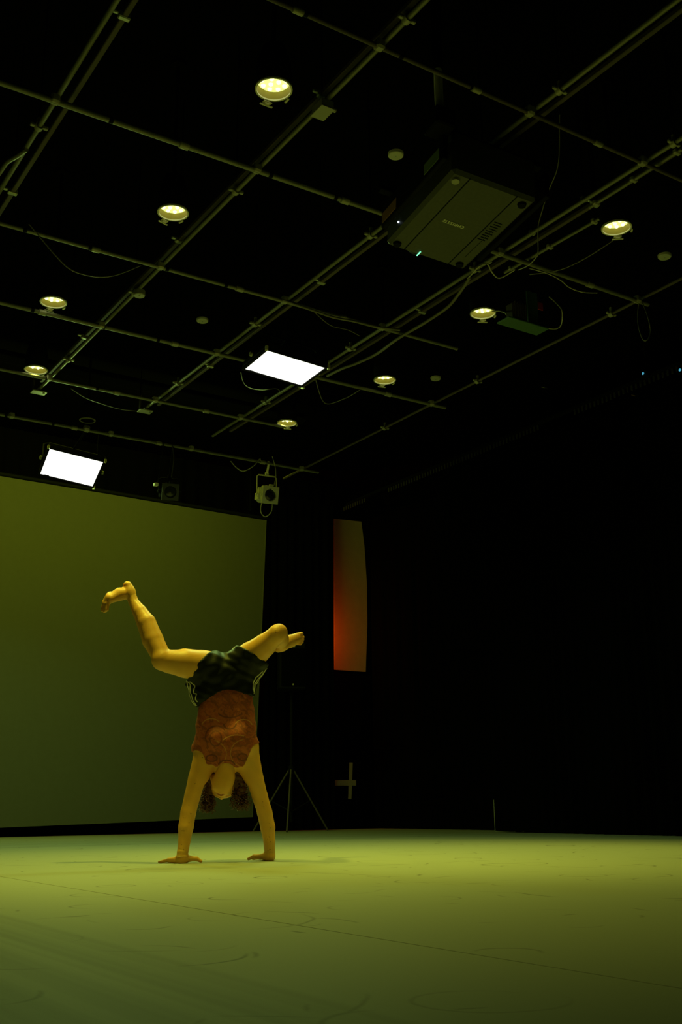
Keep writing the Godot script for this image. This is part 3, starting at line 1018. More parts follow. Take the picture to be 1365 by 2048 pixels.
# ------------------------------------------------------------------ round house lamps
func make_lamp() -> Node3D:
	# origin at the middle of the open mouth, looking down
	var o := Node3D.new()
	var R := 0.092
	put("lamp_can", Sh.new().lathe([Vector2(R + 0.004, 0.002), Vector2(R + 0.006, 0.1), Vector2(R - 0.004, 0.16), Vector2(0.06, 0.25), Vector2(0.035, 0.27), Vector2(0.0, 0.272)], 36), M.black_metal, o)
	put("inner_wall", Sh.new().lathe([Vector2(R - 0.002, 0.0), Vector2(R - 0.006, 0.048)], 36, Transform3D.IDENTITY, true), M.reflector, o)
	put("rim", Sh.new().lathe([Vector2(R - 0.003, 0.004), Vector2(R - 0.003, -0.004), Vector2(R + 0.006, -0.004), Vector2(R + 0.006, 0.006)], 36), M.rim, o)
	put("lens", Sh.new().lathe([Vector2(0, 0.046), Vector2(R - 0.006, 0.046)], 36), M.lens_glow, o)
	var cell := Sh.new().lathe([Vector2(0.0, 0.032), Vector2(0.006, 0.0335), Vector2(0.011, 0.038), Vector2(0.013, 0.046)], 12).mesh()
	for i in 12:
		var a := TAU * i / 9.0 if i < 9 else TAU * i / 3.0 + 0.4
		var r := 0.064 if i < 9 else 0.026
		place_mesh("lens_cell", cell, M.cell_glow, o).position = Vector3(cos(a) * r, 0, sin(a) * r)
	var clip := Sh.new().box(Vector3(0.02, -0.008, -R - 0.012), Vector3(0.05, 0.005, 0.022), 0.002).box(Vector3(0.02, -0.018, -R - 0.026), Vector3(0.075, 0.006, 0.012), 0.002)
	put("lens_clip", clip.box(Vector3(0.02, -0.012, -R - 0.018), Vector3(0.03, 0.012, 0.02), 0.002), M.rim, o)
	put("side_clip", Sh.new().box(Vector3(R + 0.01, -0.004, -0.04), Vector3(0.012, 0.01, 0.04), 0.002), M.rim, o)
	put("shade_lip", Sh.new().box(Vector3(0.03, 0.008, R - 0.006), Vector3(0.06, 0.012, 0.014), 0.003), M.black_metal, o)
	put("stem", Sh.new().tube([Vector3(0, 0.26, 0), Vector3(0, 5.0 - GRID_Y, 0)], 0.012, 10).lathe([Vector2(0, 5.0 - GRID_Y - 0.03), Vector2(0.05, 5.0 - GRID_Y - 0.03), Vector2(0.05, 5.0 - GRID_Y), Vector2(0, 5.0 - GRID_Y)], 18), M.matt_rod, o)
	var l := SpotLight3D.new()
	l.name = "lamp_light"
	l.light_color = LAMP_TINT.linear_to_srgb()
	l.light_energy = LAMP_ENERGY
	l.light_size = 0.06
	l.spot_angle = 40.0
	l.spot_angle_attenuation = 1.0
	l.spot_range = 30.0
	l.spot_attenuation = 2.0
	l.shadow_enabled = true
	l.rotation_degrees.x = -90
	l.position.y = 0.012
	o.add_child(l)
	return o


func build_lamps() -> void:
	var spots := [[2.36, -4.24, 0.0, "lit round house lamp nearest the camera, largest of the left row"], [2.42, -5.63, 0.3, "lit round house lamp, second from the camera in the left row"], [2.19, -7.24, 0.1, "lit round house lamp, third in the left row at the photo's left side"], [2.48, -8.56, 0.35, "lit round house lamp, farthest of the left row, above the left LED panel"], [4.93, -4.28, -0.7, "lit round house lamp farthest right, above the dark right curtain"], [5.01, -5.71, -0.5, "lit round house lamp beside the green plate of the hung box"], [5.14, -7.19, -0.2, "lit round house lamp just right of the large bright LED panel"], [4.96, -8.59, -0.4, "smallest lit round house lamp, below the large LED panel"]]
	var proto := make_lamp()
	for i in spots.size():
		var s: Array = spots[i]
		var o: Node3D = proto if i == 0 else proto.duplicate()
		o.name = numbered("house_lamp", self)
		add_child(o, true)
		o.position = Vector3(s[0], GRID_Y, s[1])
		o.rotation.y = s[2]
		# the farther lamps are aimed a little back toward the middle of the floor
		# (and the nearest ones a little forward)
		var aim: float = [0.13, 0.05, 0.15, 0.32, -0.06, 0.05, 0.15, 0.32][i]
		var l: SpotLight3D = o.get_node("lamp_light")
		l.global_basis = Basis.looking_at(Vector3(0, -cos(aim), sin(aim)), Vector3.RIGHT)
		l.light_energy = LAMP_ENERGY * [1.0, 1.3, 0.7, 0.3, 0.7, 1.0, 0.6, 0.3][i]
		tag(o, s[3], "lamp", "lit round house lamps hung in two rows")
	# small unlit discs fixed flat on the ceiling
	var discs := [Vector3(4.218, 4.985, -5.699), Vector3(7.148, 4.985, -5.689), Vector3(4.237, 4.985, -9.032), Vector3(7.153, 4.985, -9.012)]
	var said := ["unlit round ceiling disc left of the projector", "unlit round ceiling disc at the right edge, below the right lamp", "unlit round ceiling disc above the large LED panel, left of it", "unlit round ceiling disc right of the lamp beside the LED panel"]
	for i in 4:
		var o := thing("ceiling_disc", said[i], "ceiling disc", discs[i], "unlit discs on the ceiling")
		put("disc", Sh.new().lathe([Vector2(0.0, -0.012), Vector2(0.052, -0.012), Vector2(0.058, -0.006), Vector2(0.06, 0.014)], 28), M.fixture, o)
		put("centre_screw", Sh.new().lathe([Vector2(0.0, -0.016), Vector2(0.006, -0.015), Vector2(0.007, -0.011)], 10), M.zinc, o)
	var e := thing("unlit_lamp", "dark unlit downlight with a thin rim above the left LED panel", "lamp", Vector3(3.379, 4, -9.791))
	put("lamp_can", Sh.new().lathe([Vector2(0.075, 0.0), Vector2(0.078, 0.14), Vector2(0.03, 0.2), Vector2(0.0, 0.2)], 28).tube([Vector3(0, 0.19, 0), Vector3(0, 1.0, 0)], 0.012, 8), M.black_metal, e)
	put("rim", Sh.new().lathe([Vector2(0.068, 0.002), Vector2(0.068, -0.003), Vector2(0.078, -0.003), Vector2(0.08, 0.004)], 28), M.clamp, e)
	put("dark_lens", Sh.new().lathe([Vector2(0.0, 0.02), Vector2(0.07, 0.02)], 28), M.glass, e)


# ------------------------------------------------------------------ LED panels
func led_panel(label: String, at: Vector3, b: Basis, w: float, h: float, hook: Vector3, energy: float) -> void:
	# b.x across, b.y up the panel, b.z the way it shines
	var o := thing("led_panel", label, "LED panel", at, "rectangular LED panels", b)
	var t := 0.035
	put("housing", Sh.new().box(Vector3(0, 0, -0.035), Vector3(w + t, h + t, 0.05), 0.008), M.black_metal, o)
	var fr := Sh.new()
	for s in [-1.0, 1.0]:
		fr.box(Vector3(s * (w + t * 0.5) * 0.5, 0, 0), Vector3(t * 0.5, h + t, 0.03), 0.003)
		fr.box(Vector3(0, s * (h + t * 0.5) * 0.5, 0), Vector3(w, t * 0.5, 0.03), 0.003)
	put("frame", fr, M.black_metal, o)
	put("lit_screen", Sh.new().box(Vector3(0, 0, 0), Vector3(w, h, 0.012), 0.002), M.panel_glow, o)
	for q in [[-1, -1], [1, -1], [1, 1]]:
		put("corner_clip", Sh.new().box(Vector3(q[0] * (w + t) * 0.5, q[1] * (h + t) * 0.5, 0.004), Vector3(0.022, 0.022, 0.044), 0.004), M.pale, o)
	put("cord_plug", Sh.new().box(Vector3(-w * 0.38, h * 0.5 + 0.0, 0.012), Vector3(0.05, 0.022, 0.016), 0.005), M.black_metal, o)
	var yk := Sh.new()
	var lift := 0.22
	yk.tube([Vector3(-w * 0.5 - 0.03, 0, -0.03), Vector3(-w * 0.5 - 0.035, 0, -lift), Vector3(-w * 0.45, 0, -lift - 0.03), Vector3(w * 0.45, 0, -lift - 0.03), Vector3(w * 0.5 + 0.035, 0, -lift), Vector3(w * 0.5 + 0.03, 0, -0.03)], 0.009, 8)
	put("yoke", yk, M.black_metal, o)
	for s in [-1.0, 1.0]:
		put("tilt_knob", Sh.new().lathe([Vector2(0.0, 0.02), Vector2(0.017, 0.018), Vector2(0.02, 0.0), Vector2(0.0, 0.0)], 14, Transform3D(Basis(Vector3(0, s, 0), Vector3(s, 0, 0), Vector3(0, 0, -1)), Vector3(s * (w * 0.5 + 0.038), 0, -0.03))), M.clamp, o)
	var back := b.inverse() * (hook - at)
	put("drop_arm", Sh.new().tube([Vector3(0, 0, -lift - 0.03), back], 0.012, 8), M.black_metal, o)
	put("pipe_hook", Sh.new().box(back, Vector3(0.06, 0.06, 0.06), 0.012), M.clamp, o)
	var l := AreaLight3D.new()
	l.name = "panel_light"
	l.area_size = Vector2(w, h)
	l.light_color = PANEL_TINT.linear_to_srgb()
	l.light_energy = energy
	l.area_range = 30.0
	l.area_attenuation = 2.0
	l.shadow_enabled = true
	l.rotation.y = PI
	l.position.z = 0.02
	o.add_child(l)


func build_panels() -> void:
	led_panel("large bright LED panel facing the floor in the middle of the ceiling", Vector3(4.04, 3.717, -7.03), Basis(Vector3(0.9978, -0.0632, 0.0177), -Vector3(-0.0146, 0.0487, 0.9987), Vector3(-0.064, -0.997, 0.048)).orthonormalized(), 0.53, 0.39, Vector3(4.06, CROSS_Y + 0.015, -7.36), PANEL_ENERGY)
	led_panel("smaller looking bright LED panel tilted toward the dancer above the screen at left", Vector3(3.337, 3.58, -10.06), Basis(Vector3(0.9817, -0.1299, 0.139), -Vector3(-0.0742, 0.403, 0.9012), Vector3(-0.173, -0.895, 0.386)).orthonormalized(), 0.53, 0.39, Vector3(3.34, CROSS_Y + 0.015, -9.69), PANEL_ENERGY)

	# a long wash batten above and before the screen, shining back at it
	var o := thing("batten_light", "long black wash light bar above the screen, behind the farthest cross pipe", "batten light", Vector3(2.0, 4.62, -10.2), "", Basis.looking_at(Vector3(0, -0.6, -0.8), Vector3.UP))
	put("housing", Sh.new().box(Vector3(0, 0, 0.05), Vector3(8.2, 0.1, 0.1), 0.01), M.black_metal, o)
	put("lit_strip", Sh.new().box(Vector3(0, 0, -0.002), Vector3(8.0, 0.04, 0.01), 0.002), glow(Color(0.9, 1.0, 0.3), 0.8), o)
	for x in [-3.8, -1.3, 1.3, 3.8]:
		put("hanger", Sh.new().tube([Vector3(x, 0, 0.05), Vector3(x, 0, 0.05) + o.basis.inverse() * Vector3(0, 0.42, 0)], 0.008, 6), M.matt_rod, o)
	var l := AreaLight3D.new()
	l.name = "batten_glow"
	l.area_size = Vector2(8.0, 0.04)
	l.light_color = Color(0.84, 1.0, 0.04).linear_to_srgb()
	l.light_energy = 6.0
	l.area_range = 30.0
	l.area_attenuation = 2.0
	l.shadow_enabled = true
	l.position.z = -0.02
	o.add_child(l)


# ------------------------------------------------------------------ projector
func build_projector() -> void:
	var b := Basis(Vector3(0.9884, -0.0901, 0.1224), Vector3(0.099, 0.993, -0.07), Vector3(-0.1152, 0.0813, 0.99)).orthonormalized()
	var at := Vector3(3.585, 3.5, -4.256)
	var o := thing("projector", "large black ceiling projector with white lettering on its underside", "projector", at, "", b)
	var w := 0.54
	var d := 0.76
	put("chassis", Sh.new().box(Vector3(0, 0.14, 0), Vector3(w, 0.28, d), 0.02), M.chassis, o)
	for x in [-0.155, 0.15]:
		put("seam_groove", Sh.new().box(Vector3(x, 0.0005, 0), Vector3(0.008, 0.003, d - 0.03), 0.001), M.black_metal, o)
	put("side_groove", Sh.new().box(Vector3(0.2, 0.0005, -0.1), Vector3(0.004, 0.003, 0.3), 0.001), M.black_metal, o)
	for q in [[-0.22, 0.32], [0.21, 0.32], [-0.22, -0.33], [0.21, -0.33]]:
		put("foot", Sh.new().lathe([Vector2(0, -0.014), Vector2(0.022, -0.014), Vector2(0.026, 0.0), Vector2(0, 0.004)], 18, Transform3D(Basis.IDENTITY, Vector3(q[0], 0, q[1]))), M.black_metal if q[1] < 0 or q[0] > 0 else M.clamp, o)
	for i in 9:
		put("vent_slat", Sh.new().box(Vector3(0.19 + 0.008 * (i % 2), -0.0005, -0.06 + i * 0.022), Vector3(0.05, 0.004, 0.007), 0.001), M.black_metal, o)
	put("lens_barrel", Sh.new().lathe([Vector2(0.0, 0.0), Vector2(0.085, 0.0), Vector2(0.085, 0.06), Vector2(0.07, 0.1), Vector2(0.06, 0.1), Vector2(0.0, 0.08)], 28, Transform3D(Basis(Vector3(1, 0, 0), Vector3(0, 0, -1), Vector3(0, 1, 0)), Vector3(-0.02, 0.15, -d * 0.5))), M.black_metal, o)
	var font := SystemFont.new()
	font.font_names = PackedStringArray(["Droid Sans"])
	font.font_weight = 700
	var tm := TextMesh.new()
	tm.font = font
	tm.text = "CHRISTIE"
	tm.font_size = 64
	tm.pixel_size = 0.00051
	tm.depth = 0.003
	var lettering := place_mesh("lettering", tm, M.fixture, o)
	lettering.transform = Transform3D(Basis(Vector3(-0.1365, 0, 0), Vector3(0, 0, -0.1), Vector3(0, -0.1, 0)).orthonormalized(), Vector3(-0.03, -0.002, -0.01))
	var led := glow(Color(0.2, 1.0, 0.5), 1.3)
	put("status_light", Sh.new().box(Vector3(-0.06, -0.002, -d * 0.5 + 0.025), Vector3(0.007, 0.005, 0.045), 0.001), led, o)
	put("indicator", Sh.new().ball(Vector3(-w * 0.5 - 0.004, 0.06, -0.22), Vector3.ONE * 0.006, 6, 8), glow(Color(0.7, 0.8, 1.0), 1.5), o)
	# the steel cradle it hangs in
	var m := thing("projector_mount", "black steel cradle and drop pole carrying the projector, with two stickers", "mount", at, "", b)
	var fr := Sh.new()
	for s in [-1.0, 1.0]:
		fr.box(Vector3(s * (w * 0.5 + 0.06), 0.12, 0.05), Vector3(0.03, 0.16, d - 0.06), 0.005)
		fr.box(Vector3(0, 0.32, s * 0.3), Vector3(w + 0.18, 0.03, 0.05), 0.005)
		for q in [-1.0, 1.0]:
			fr.box(Vector3(s * (w * 0.5 + 0.03), 0.2, q * 0.25), Vector3(0.06, 0.03, 0.04), 0.004)
	put("cradle", fr, M.black_metal, m)
	put("sticker", Sh.new().box(Vector3(-w * 0.5 - 0.0765, 0.1, -0.2), Vector3(0.003, 0.07, 0.17), 0.001), M.orange_label, m).set_meta("label", "orange brown sticker")
	put("sticker", Sh.new().box(Vector3(-w * 0.5 - 0.0765, 0.1, 0.28), Vector3(0.003, 0.07, 0.16), 0.001), M.green_label, m).set_meta("label", "green sticker")
	var foot := b.inverse() * (Vector3(3.2, 3.82, -3.92) - at)
	var head := b.inverse() * (Vector3(3.2, 5.0, -3.92) - at)
	var neck := foot.lerp(head, 0.28)
	put("drop_pole", Sh.new().tube([foot, neck], 0.024, 14), M.fixture, m)
	put("upper_pole", Sh.new().tube([neck, head], 0.03, 14), M.matt_rod, m)
	put("pole_socket", Sh.new().box(foot, Vector3(0.12, 0.12, 0.14), 0.01), M.black_metal, m)
	put("ceiling_plate", Sh.new().box(head, Vector3(0.2, 0.02, 0.2), 0.004), M.black_metal, m)


# ------------------------------------------------------------------ fresnel lanterns
func build_fresnels() -> void:
	var yb := CROSS_Y
	# the pale one
	var at: Vector3 = Vector3(5.4, 3.514, -9.7)
	var b := Basis.looking_at(Vector3(0.1, 0.22, -1.0), Vector3.UP)   # local +z shines
	var o := thing("stage_lantern", "pale square-fronted stage lantern hanging on a yoke at the screen's corner", "stage light", at, "", b)
	fresnel(o, 0.092, M.fixture, M.fixture)
	var hook := b.inverse() * (Vector3(at.x - 0.03, yb, -9.69) - at)
	lantern_yoke(o, 0.092, 0.22, hook, M.fixture)
	put("power_lead", Sh.new().tube(curve([Vector3(-0.05, -0.09, -0.1), Vector3(-0.06, -0.18, -0.08), Vector3(-0.02, -0.235, -0.04), Vector3(0.04, -0.18, -0.03), Vector3(0.05, -0.09, -0.04)]), 0.005, 6), M.white_cable, o)
	cable("lantern_cable", [Vector3(5.245, 3.86, -9.647), Vector3(5.224, 3.868, -9.63), Vector3(5.137, 3.768, -9.6), Vector3(5.03, 3.7, -9.62), Vector3(4.951, 3.737, -9.64), Vector3(4.902, 3.8, -9.66)], 0.006, M.white_cable, "pale drooping cable left of the pale stage lantern's hook")
	cable("safety_cable", [Vector3(5.398, 3.935, -9.66), Vector3(5.447, 3.824, -9.68), Vector3(5.46, 3.716, -9.69), Vector3(5.442, 3.621, -9.7)], 0.004, M.white_cable, "thin safety cable right of the pale lantern's yoke")
	# the dark one
	var at2: Vector3 = Vector3(4.257, 3.379, -9.72)
	var b2 := Basis.looking_at(Vector3(0.28, 0.3, -1.0), Vector3.UP)
	var p := thing("stage_lantern", "dark round-fronted stage lantern just above the screen's top edge", "stage light", at2, "", b2)
	fresnel(p, 0.085, M.black_metal, M.black_cable)
	lantern_yoke(p, 0.085, 0.14, b2.inverse() * (Vector3(at2.x, yb, -9.69) - at2), M.black_metal)
	cable("lantern_cable", [Vector3(4.23, 3.86, -9.65), Vector3(4.218, 3.828, -9.62), Vector3(4.247, 3.721, -9.64), Vector3(4.249, 3.621, -9.66), Vector3(4.254, 3.527, -9.7)], 0.005, M.black_cable, "short dark cable dropping to the dark stage lantern")
	var lb := thing("cable_tag_box", "small yellowish box left of the dark stage lantern", "box", Vector3(4.114, 3.446, -9.76))
	put("box_body", Sh.new().box(Vector3.ZERO, Vector3(0.045, 0.03, 0.04), 0.005), M.fixture, lb)
	put("strap", Sh.new().tube([Vector3(0.02, 0.01, 0), Vector3(0.03, 0.25, 0.03), Vector3(0.03, yb - lb.position.y, 0.1)], 0.004, 6), M.black_metal, lb)


func fresnel(o: Node3D, half: float, m: Material, face: Material) -> void:
	var R := half * 0.72
	# square front plate with a round hole, made of ring sectors
	var s := Sh.new()
	var seg := 40
	for k in seg:
		var a := TAU * k / seg
		var c := TAU * (k + 1) / seg
		var sq := func(t: float) -> Vector3:
			var d := Vector3(cos(t), sin(t), 0)
			return d * (half / maxf(absf(d.x), absf(d.y)))
		var i0 := Vector3(cos(a), sin(a), 0) * R
		var i1 := Vector3(cos(c), sin(c), 0) * R
		var z := Vector3(0, 0, 0.012)
		s.quad(i0 + z, i1 + z, sq.call(c) + z, sq.call(a) + z, Vector3.BACK)
		s.quad(i0 - z, i1 - z, sq.call(c) - z, sq.call(a) - z, Vector3.FORWARD)
		s.quad(i0 - z, i1 - z, i1 + z, i0 + z, -i0.normalized())
		var out: Vector3 = sq.call((a + c) * 0.5).normalized()
		var nn := Vector3(signf(out.x), 0, 0) if absf(out.x) > absf(out.y) else Vector3(0, signf(out.y), 0)
		s.quad(sq.call(a) - z, sq.call(c) - z, sq.call(c) + z, sq.call(a) + z, nn)
	put("colour_frame_holder", s, face, o)
	put("lens", Sh.new().lathe([Vector2(0.0, 0.004), Vector2(R * 0.5, 0.0), Vector2(R, -0.012)], 32, Transform3D(Basis(Vector3(1, 0, 0), Vector3(0, 0, 1), Vector3(0, -1, 0)), Vector3.ZERO)), M.glass, o)
	var body := Sh.new().box(Vector3(0, 0, -0.11), Vector3(half * 1.7, half * 1.75, 0.2), 0.02)
	body.box(Vector3(0, half * 0.95, -0.1), Vector3(half, 0.03, 0.14), 0.008).box(Vector3(-half * 0.95, -0.02, -0.14), Vector3(0.03, 0.08, 0.1), 0.008)
	put("housing", body, m, o)
	put("top_latch", Sh.new().box(Vector3(0, half + 0.012, -0.005), Vector3(0.04, 0.024, 0.025), 0.004), m, o)
	for i in 4:
		put("cooling_fin", Sh.new().box(Vector3(-half * 0.86, 0.03, -0.05 - i * 0.035), Vector3(0.014, half * 1.1, 0.008), 0.002), m, o)


func lantern_yoke(o: Node3D, half: float, tall: float, hook: Vector3, m: Material) -> void:
	var t := o.transform.basis.inverse()
	var up := t * Vector3.UP
	var sx := half + 0.022
	var z := Vector3(0, 0, -0.1)
	put("yoke", Sh.new().tube([z + Vector3(-sx, 0, 0), z + Vector3(-sx, 0, 0) + up * (tall - 0.02), z + Vector3(-sx + 0.02, 0, 0) + up * tall, z + Vector3(sx - 0.02, 0, 0) + up * tall, z + Vector3(sx, 0, 0) + up * (tall - 0.02), z + Vector3(sx, 0, 0)], 0.0075, 8), m, o)
	for s in [-1.0, 1.0]:
		put("tilt_knob", Sh.new().ball(z + Vector3(s * sx, 0, 0), Vector3(0.016, 0.02, 0.02), 6, 10), m, o)
	put("hook_clamp", Sh.new().box(z + up * (tall + 0.02), Vector3(0.04, 0.04, 0.03), 0.006, t).tube([z + up * (tall + 0.02), hook + up * -0.02, hook + up * 0.02], 0.012, 8), m, o)


# ------------------------------------------------------------------ bits on the grid
func build_grid_details() -> void:
	var jb := thing("junction_box", "square electrical junction box on the pipe below the nearest round lamp", "junction box", Vector3(2.635, GRID_Y - 0.035, -4.2))
	put("box_body", Sh.new().box(Vector3(0, 0, 0), Vector3(0.075, 0.05, 0.11), 0.006), M.clamp, jb)
	put("cover_plate", Sh.new().box(Vector3(0, -0.027, 0), Vector3(0.082, 0.004, 0.116), 0.001), M.clamp, jb)
	put("cable_gland", Sh.new().lathe([Vector2(0, 0), Vector2(0.012, 0), Vector2(0.012, 0.03), Vector2(0, 0.032)], 12, Transform3D(Basis(Vector3(0, -1, 0), Vector3(1, 0, 0), Vector3(0, 0, 1)), Vector3(0.038, 0, 0.02))), M.clamp, jb)
	var ru := thing("round_box", "round junction cover on the long pipe below the second lamp", "junction box", Vector3(2.65, GRID_Y - 0.03, -6.72))
	put("box_body", Sh.new().lathe([Vector2(0, -0.02), Vector2(0.038, -0.02), Vector2(0.042, -0.014), Vector2(0.042, 0.02), Vector2(0, 0.02)], 24), M.clamp, ru)
	put("cover_screw", Sh.new().lathe([Vector2(0, -0.024), Vector2(0.006, -0.023), Vector2(0.007, -0.02)], 10), M.zinc, ru)
	for q in [[2.64, -8.98, "end bracket of the long pipe at the photo's left edge"], [3.63, -8.93, "end bracket of the long pipe left of the large LED panel"]]:
		var e := thing("pipe_end_bracket", q[2], "bracket", Vector3(q[0], GRID_Y, q[1]), "pipe end brackets")
		put("base_plate", Sh.new().box(Vector3(0, -0.03, 0), Vector3(0.13, 0.012, 0.09), 0.003), M.clamp, e)
		put("upright", Sh.new().box(Vector3(-0.04, 0.05, -0.03), Vector3(0.012, 0.16, 0.04), 0.003), M.strut, e)
		put("threaded_rod", Sh.new().tube([Vector3(-0.04, 0.12, -0.03), Vector3(-0.04, 1.1, -0.03)], 0.005, 6), M.matt_rod, e)
		put("bolt", Sh.new().lathe([Vector2(0, -0.045), Vector2(0.01, -0.045), Vector2(0.01, -0.03)], 6, Transform3D(Basis.IDENTITY, Vector3(0.04, 0, 0.02))), M.zinc, e)
	cable("bent_conduit", [Vector3(1.43, GRID_Y - 0.02, -5.42), Vector3(1.41, GRID_Y - 0.01, -5.52), Vector3(1.382, 3.9, -5.629), Vector3(1.377, 3.9, -5.74), Vector3(1.352, 3.9, -6.33)], 0.014, M.pipe, "grey bent conduit at the photo's left edge", "conduit")
	cable("drooping_cable", [Vector3(1.687, 3.876, -6.2), Vector3(1.813, 3.758, -6.2), Vector3(1.872, 3.705, -6.2), Vector3(1.968, 3.652, -6.22), Vector3(2.072, 3.643, -6.23), Vector3(2.19, 3.662, -6.24), Vector3(2.305, 3.712, -6.24), Vector3(2.467, 3.828, -6.25)], 0.004, M.grey_cable, "thin grey cable drooping in a loop left of the second long pipe")
	cable("hanging_cable", [Vector3(4.5, 4.589, -4.295), Vector3(4.5, 4.265, -4.332), Vector3(4.5, 4.128, -4.422), Vector3(4.5, 4.021, -4.496), Vector3(4.5, 3.901, -4.553), Vector3(4.5, 3.738, -4.566), Vector3(4.5, 3.704, -4.592), Vector3(4.5, 3.683, -4.665), Vector3(4.5, 3.694, -4.76)], 0.0035, M.white_cable, "thin pale cable hanging down right of the projector")
	cable("cable_bundle", [Vector3(4.48, 3.84, -5.226), Vector3(4.551, 3.83, -5.425), Vector3(4.634, 3.84, -5.661), Vector3(4.639, 3.83, -5.892), Vector3(4.653, 3.84, -6.074), Vector3(4.623, 3.82, -6.289), Vector3(4.676, 3.84, -6.639), Vector3(4.633, 3.83, -6.867), Vector3(4.59, 3.83, -7.029), Vector3(4.583, 3.84, -7.253)], 0.012, M.grey_cable, "thick cable bundle snaking along the pipe right of the large LED panel")
	cable("cross_cable", [Vector3(3.534, 3.83, -6.196), Vector3(3.776, 3.82, -6.204), Vector3(3.992, 3.83, -6.243), Vector3(4.154, 3.81, -6.183), Vector3(4.402, 3.83, -6.204), Vector3(4.569, 3.84, -6.179)], 0.009, M.grey_cable, "dim cable running along the cross pipe above the large LED panel")
	cable("thin_wire", [Vector3(3.792, 3.82, -6.203), Vector3(4.016, 3.8, -6.316), Vector3(4.18, 3.8, -6.318), Vector3(4.343, 3.82, -6.397)], 0.003, M.grey_cable, "thin dark wire above the large LED panel's right side")
	cable("drooping_cable", [Vector3(3.765, 3.7, -7.272), Vector3(3.86, 3.68, -7.407), Vector3(3.94, 3.66, -7.442), Vector3(4.05, 3.66, -7.427), Vector3(4.178, 3.7, -7.426), Vector3(4.316, 3.75, -7.583)], 0.003, M.grey_cable, "thin wire looping below the large LED panel")
	cable("drooping_cable", [Vector3(2.827, 3.84, -8.668), Vector3(2.971, 3.8, -8.711), Vector3(3.142, 3.78, -8.732), Vector3(3.341, 3.8, -8.819), Vector3(3.543, 3.86, -8.942)], 0.004, M.grey_cable, "faint cable drooping left of the far end bracket")
	cable("floor_side_cable", [Vector3(4.533, 3.83, -7.36), Vector3(4.848, 3.8, -7.717), Vector3(4.941, 3.8, -7.53), Vector3(4.984, 3.83, -7.354)], 0.004, M.grey_cable, "faint wire curving below the right corner of the large LED panel")
	# parallel bars right of the projector
	for q in [[Vector3(4.561, 3.95, -4.146), Vector3(4.575, 3.95, -5.214), "upper thin bright rail right of the projector", 0.007], [Vector3(4.751, 3.9, -4.255), Vector3(4.717, 3.9, -5.127), "lower dull rail right of the projector, with the hanging cable", 0.012], [Vector3(4.594, 3.9, -3.463), Vector3(4.601, 3.9, -4.195), "rail at the right edge, above the right lamp", 0.012]]:
		var a: Vector3 = q[0]
		var r := thing("cable_rail", q[2], "rail", a, "rails right of the projector")
		var dd: Vector3 = q[1] - a
		put("tube", Sh.new().tube([Vector3.ZERO, dd], q[3], 10), M.pipe, r)
		for t in [0.05, 0.5, 0.92]:
			put("hanger_rod", Sh.new().tube([dd * t, Vector3(dd.x * t, 5.0 - a.y, dd.z * t)], 0.004, 6), M.matt_rod, r)
			put("rail_clip", Sh.new().box(dd * t, Vector3(0.05, 0.03, 0.03), 0.006), M.clamp, r)
	cable("loop_cable", [Vector3(4.699, 3.86, -5.006), Vector3(4.636, 3.82, -5.092), Vector3(4.539, 3.82, -5.058), Vector3(4.482, 3.86, -5.04), Vector3(4.435, 3.84, -5.075), Vector3(4.461, 3.84, -5.177), Vector3(4.477, 3.84, -5.245)], 0.005, M.white_cable, "pale looped cable at the projector's lower right corner")
	cable("side_wire", [Vector3(4.759, 3.85, -4.921), Vector3(4.832, 3.8, -4.84), Vector3(5.006, 3.82, -4.888), Vector3(5.151, 3.82, -4.939), Vector3(5.277, 3.82, -4.942), Vector3(5.41, 3.84, -4.924)], 0.004, M.white_cable, "thin pale wire trailing right toward the far right pipe")
	cable("dark_wire", [Vector3(5.027, 3.9, -4.388), Vector3(4.988, 3.86, -4.467), Vector3(4.966, 3.84, -4.629), Vector3(4.908, 3.82, -4.786), Vector3(4.805, 3.84, -4.972)], 0.004, M.grey_cable, "dim wire slanting down left of the right lamp")


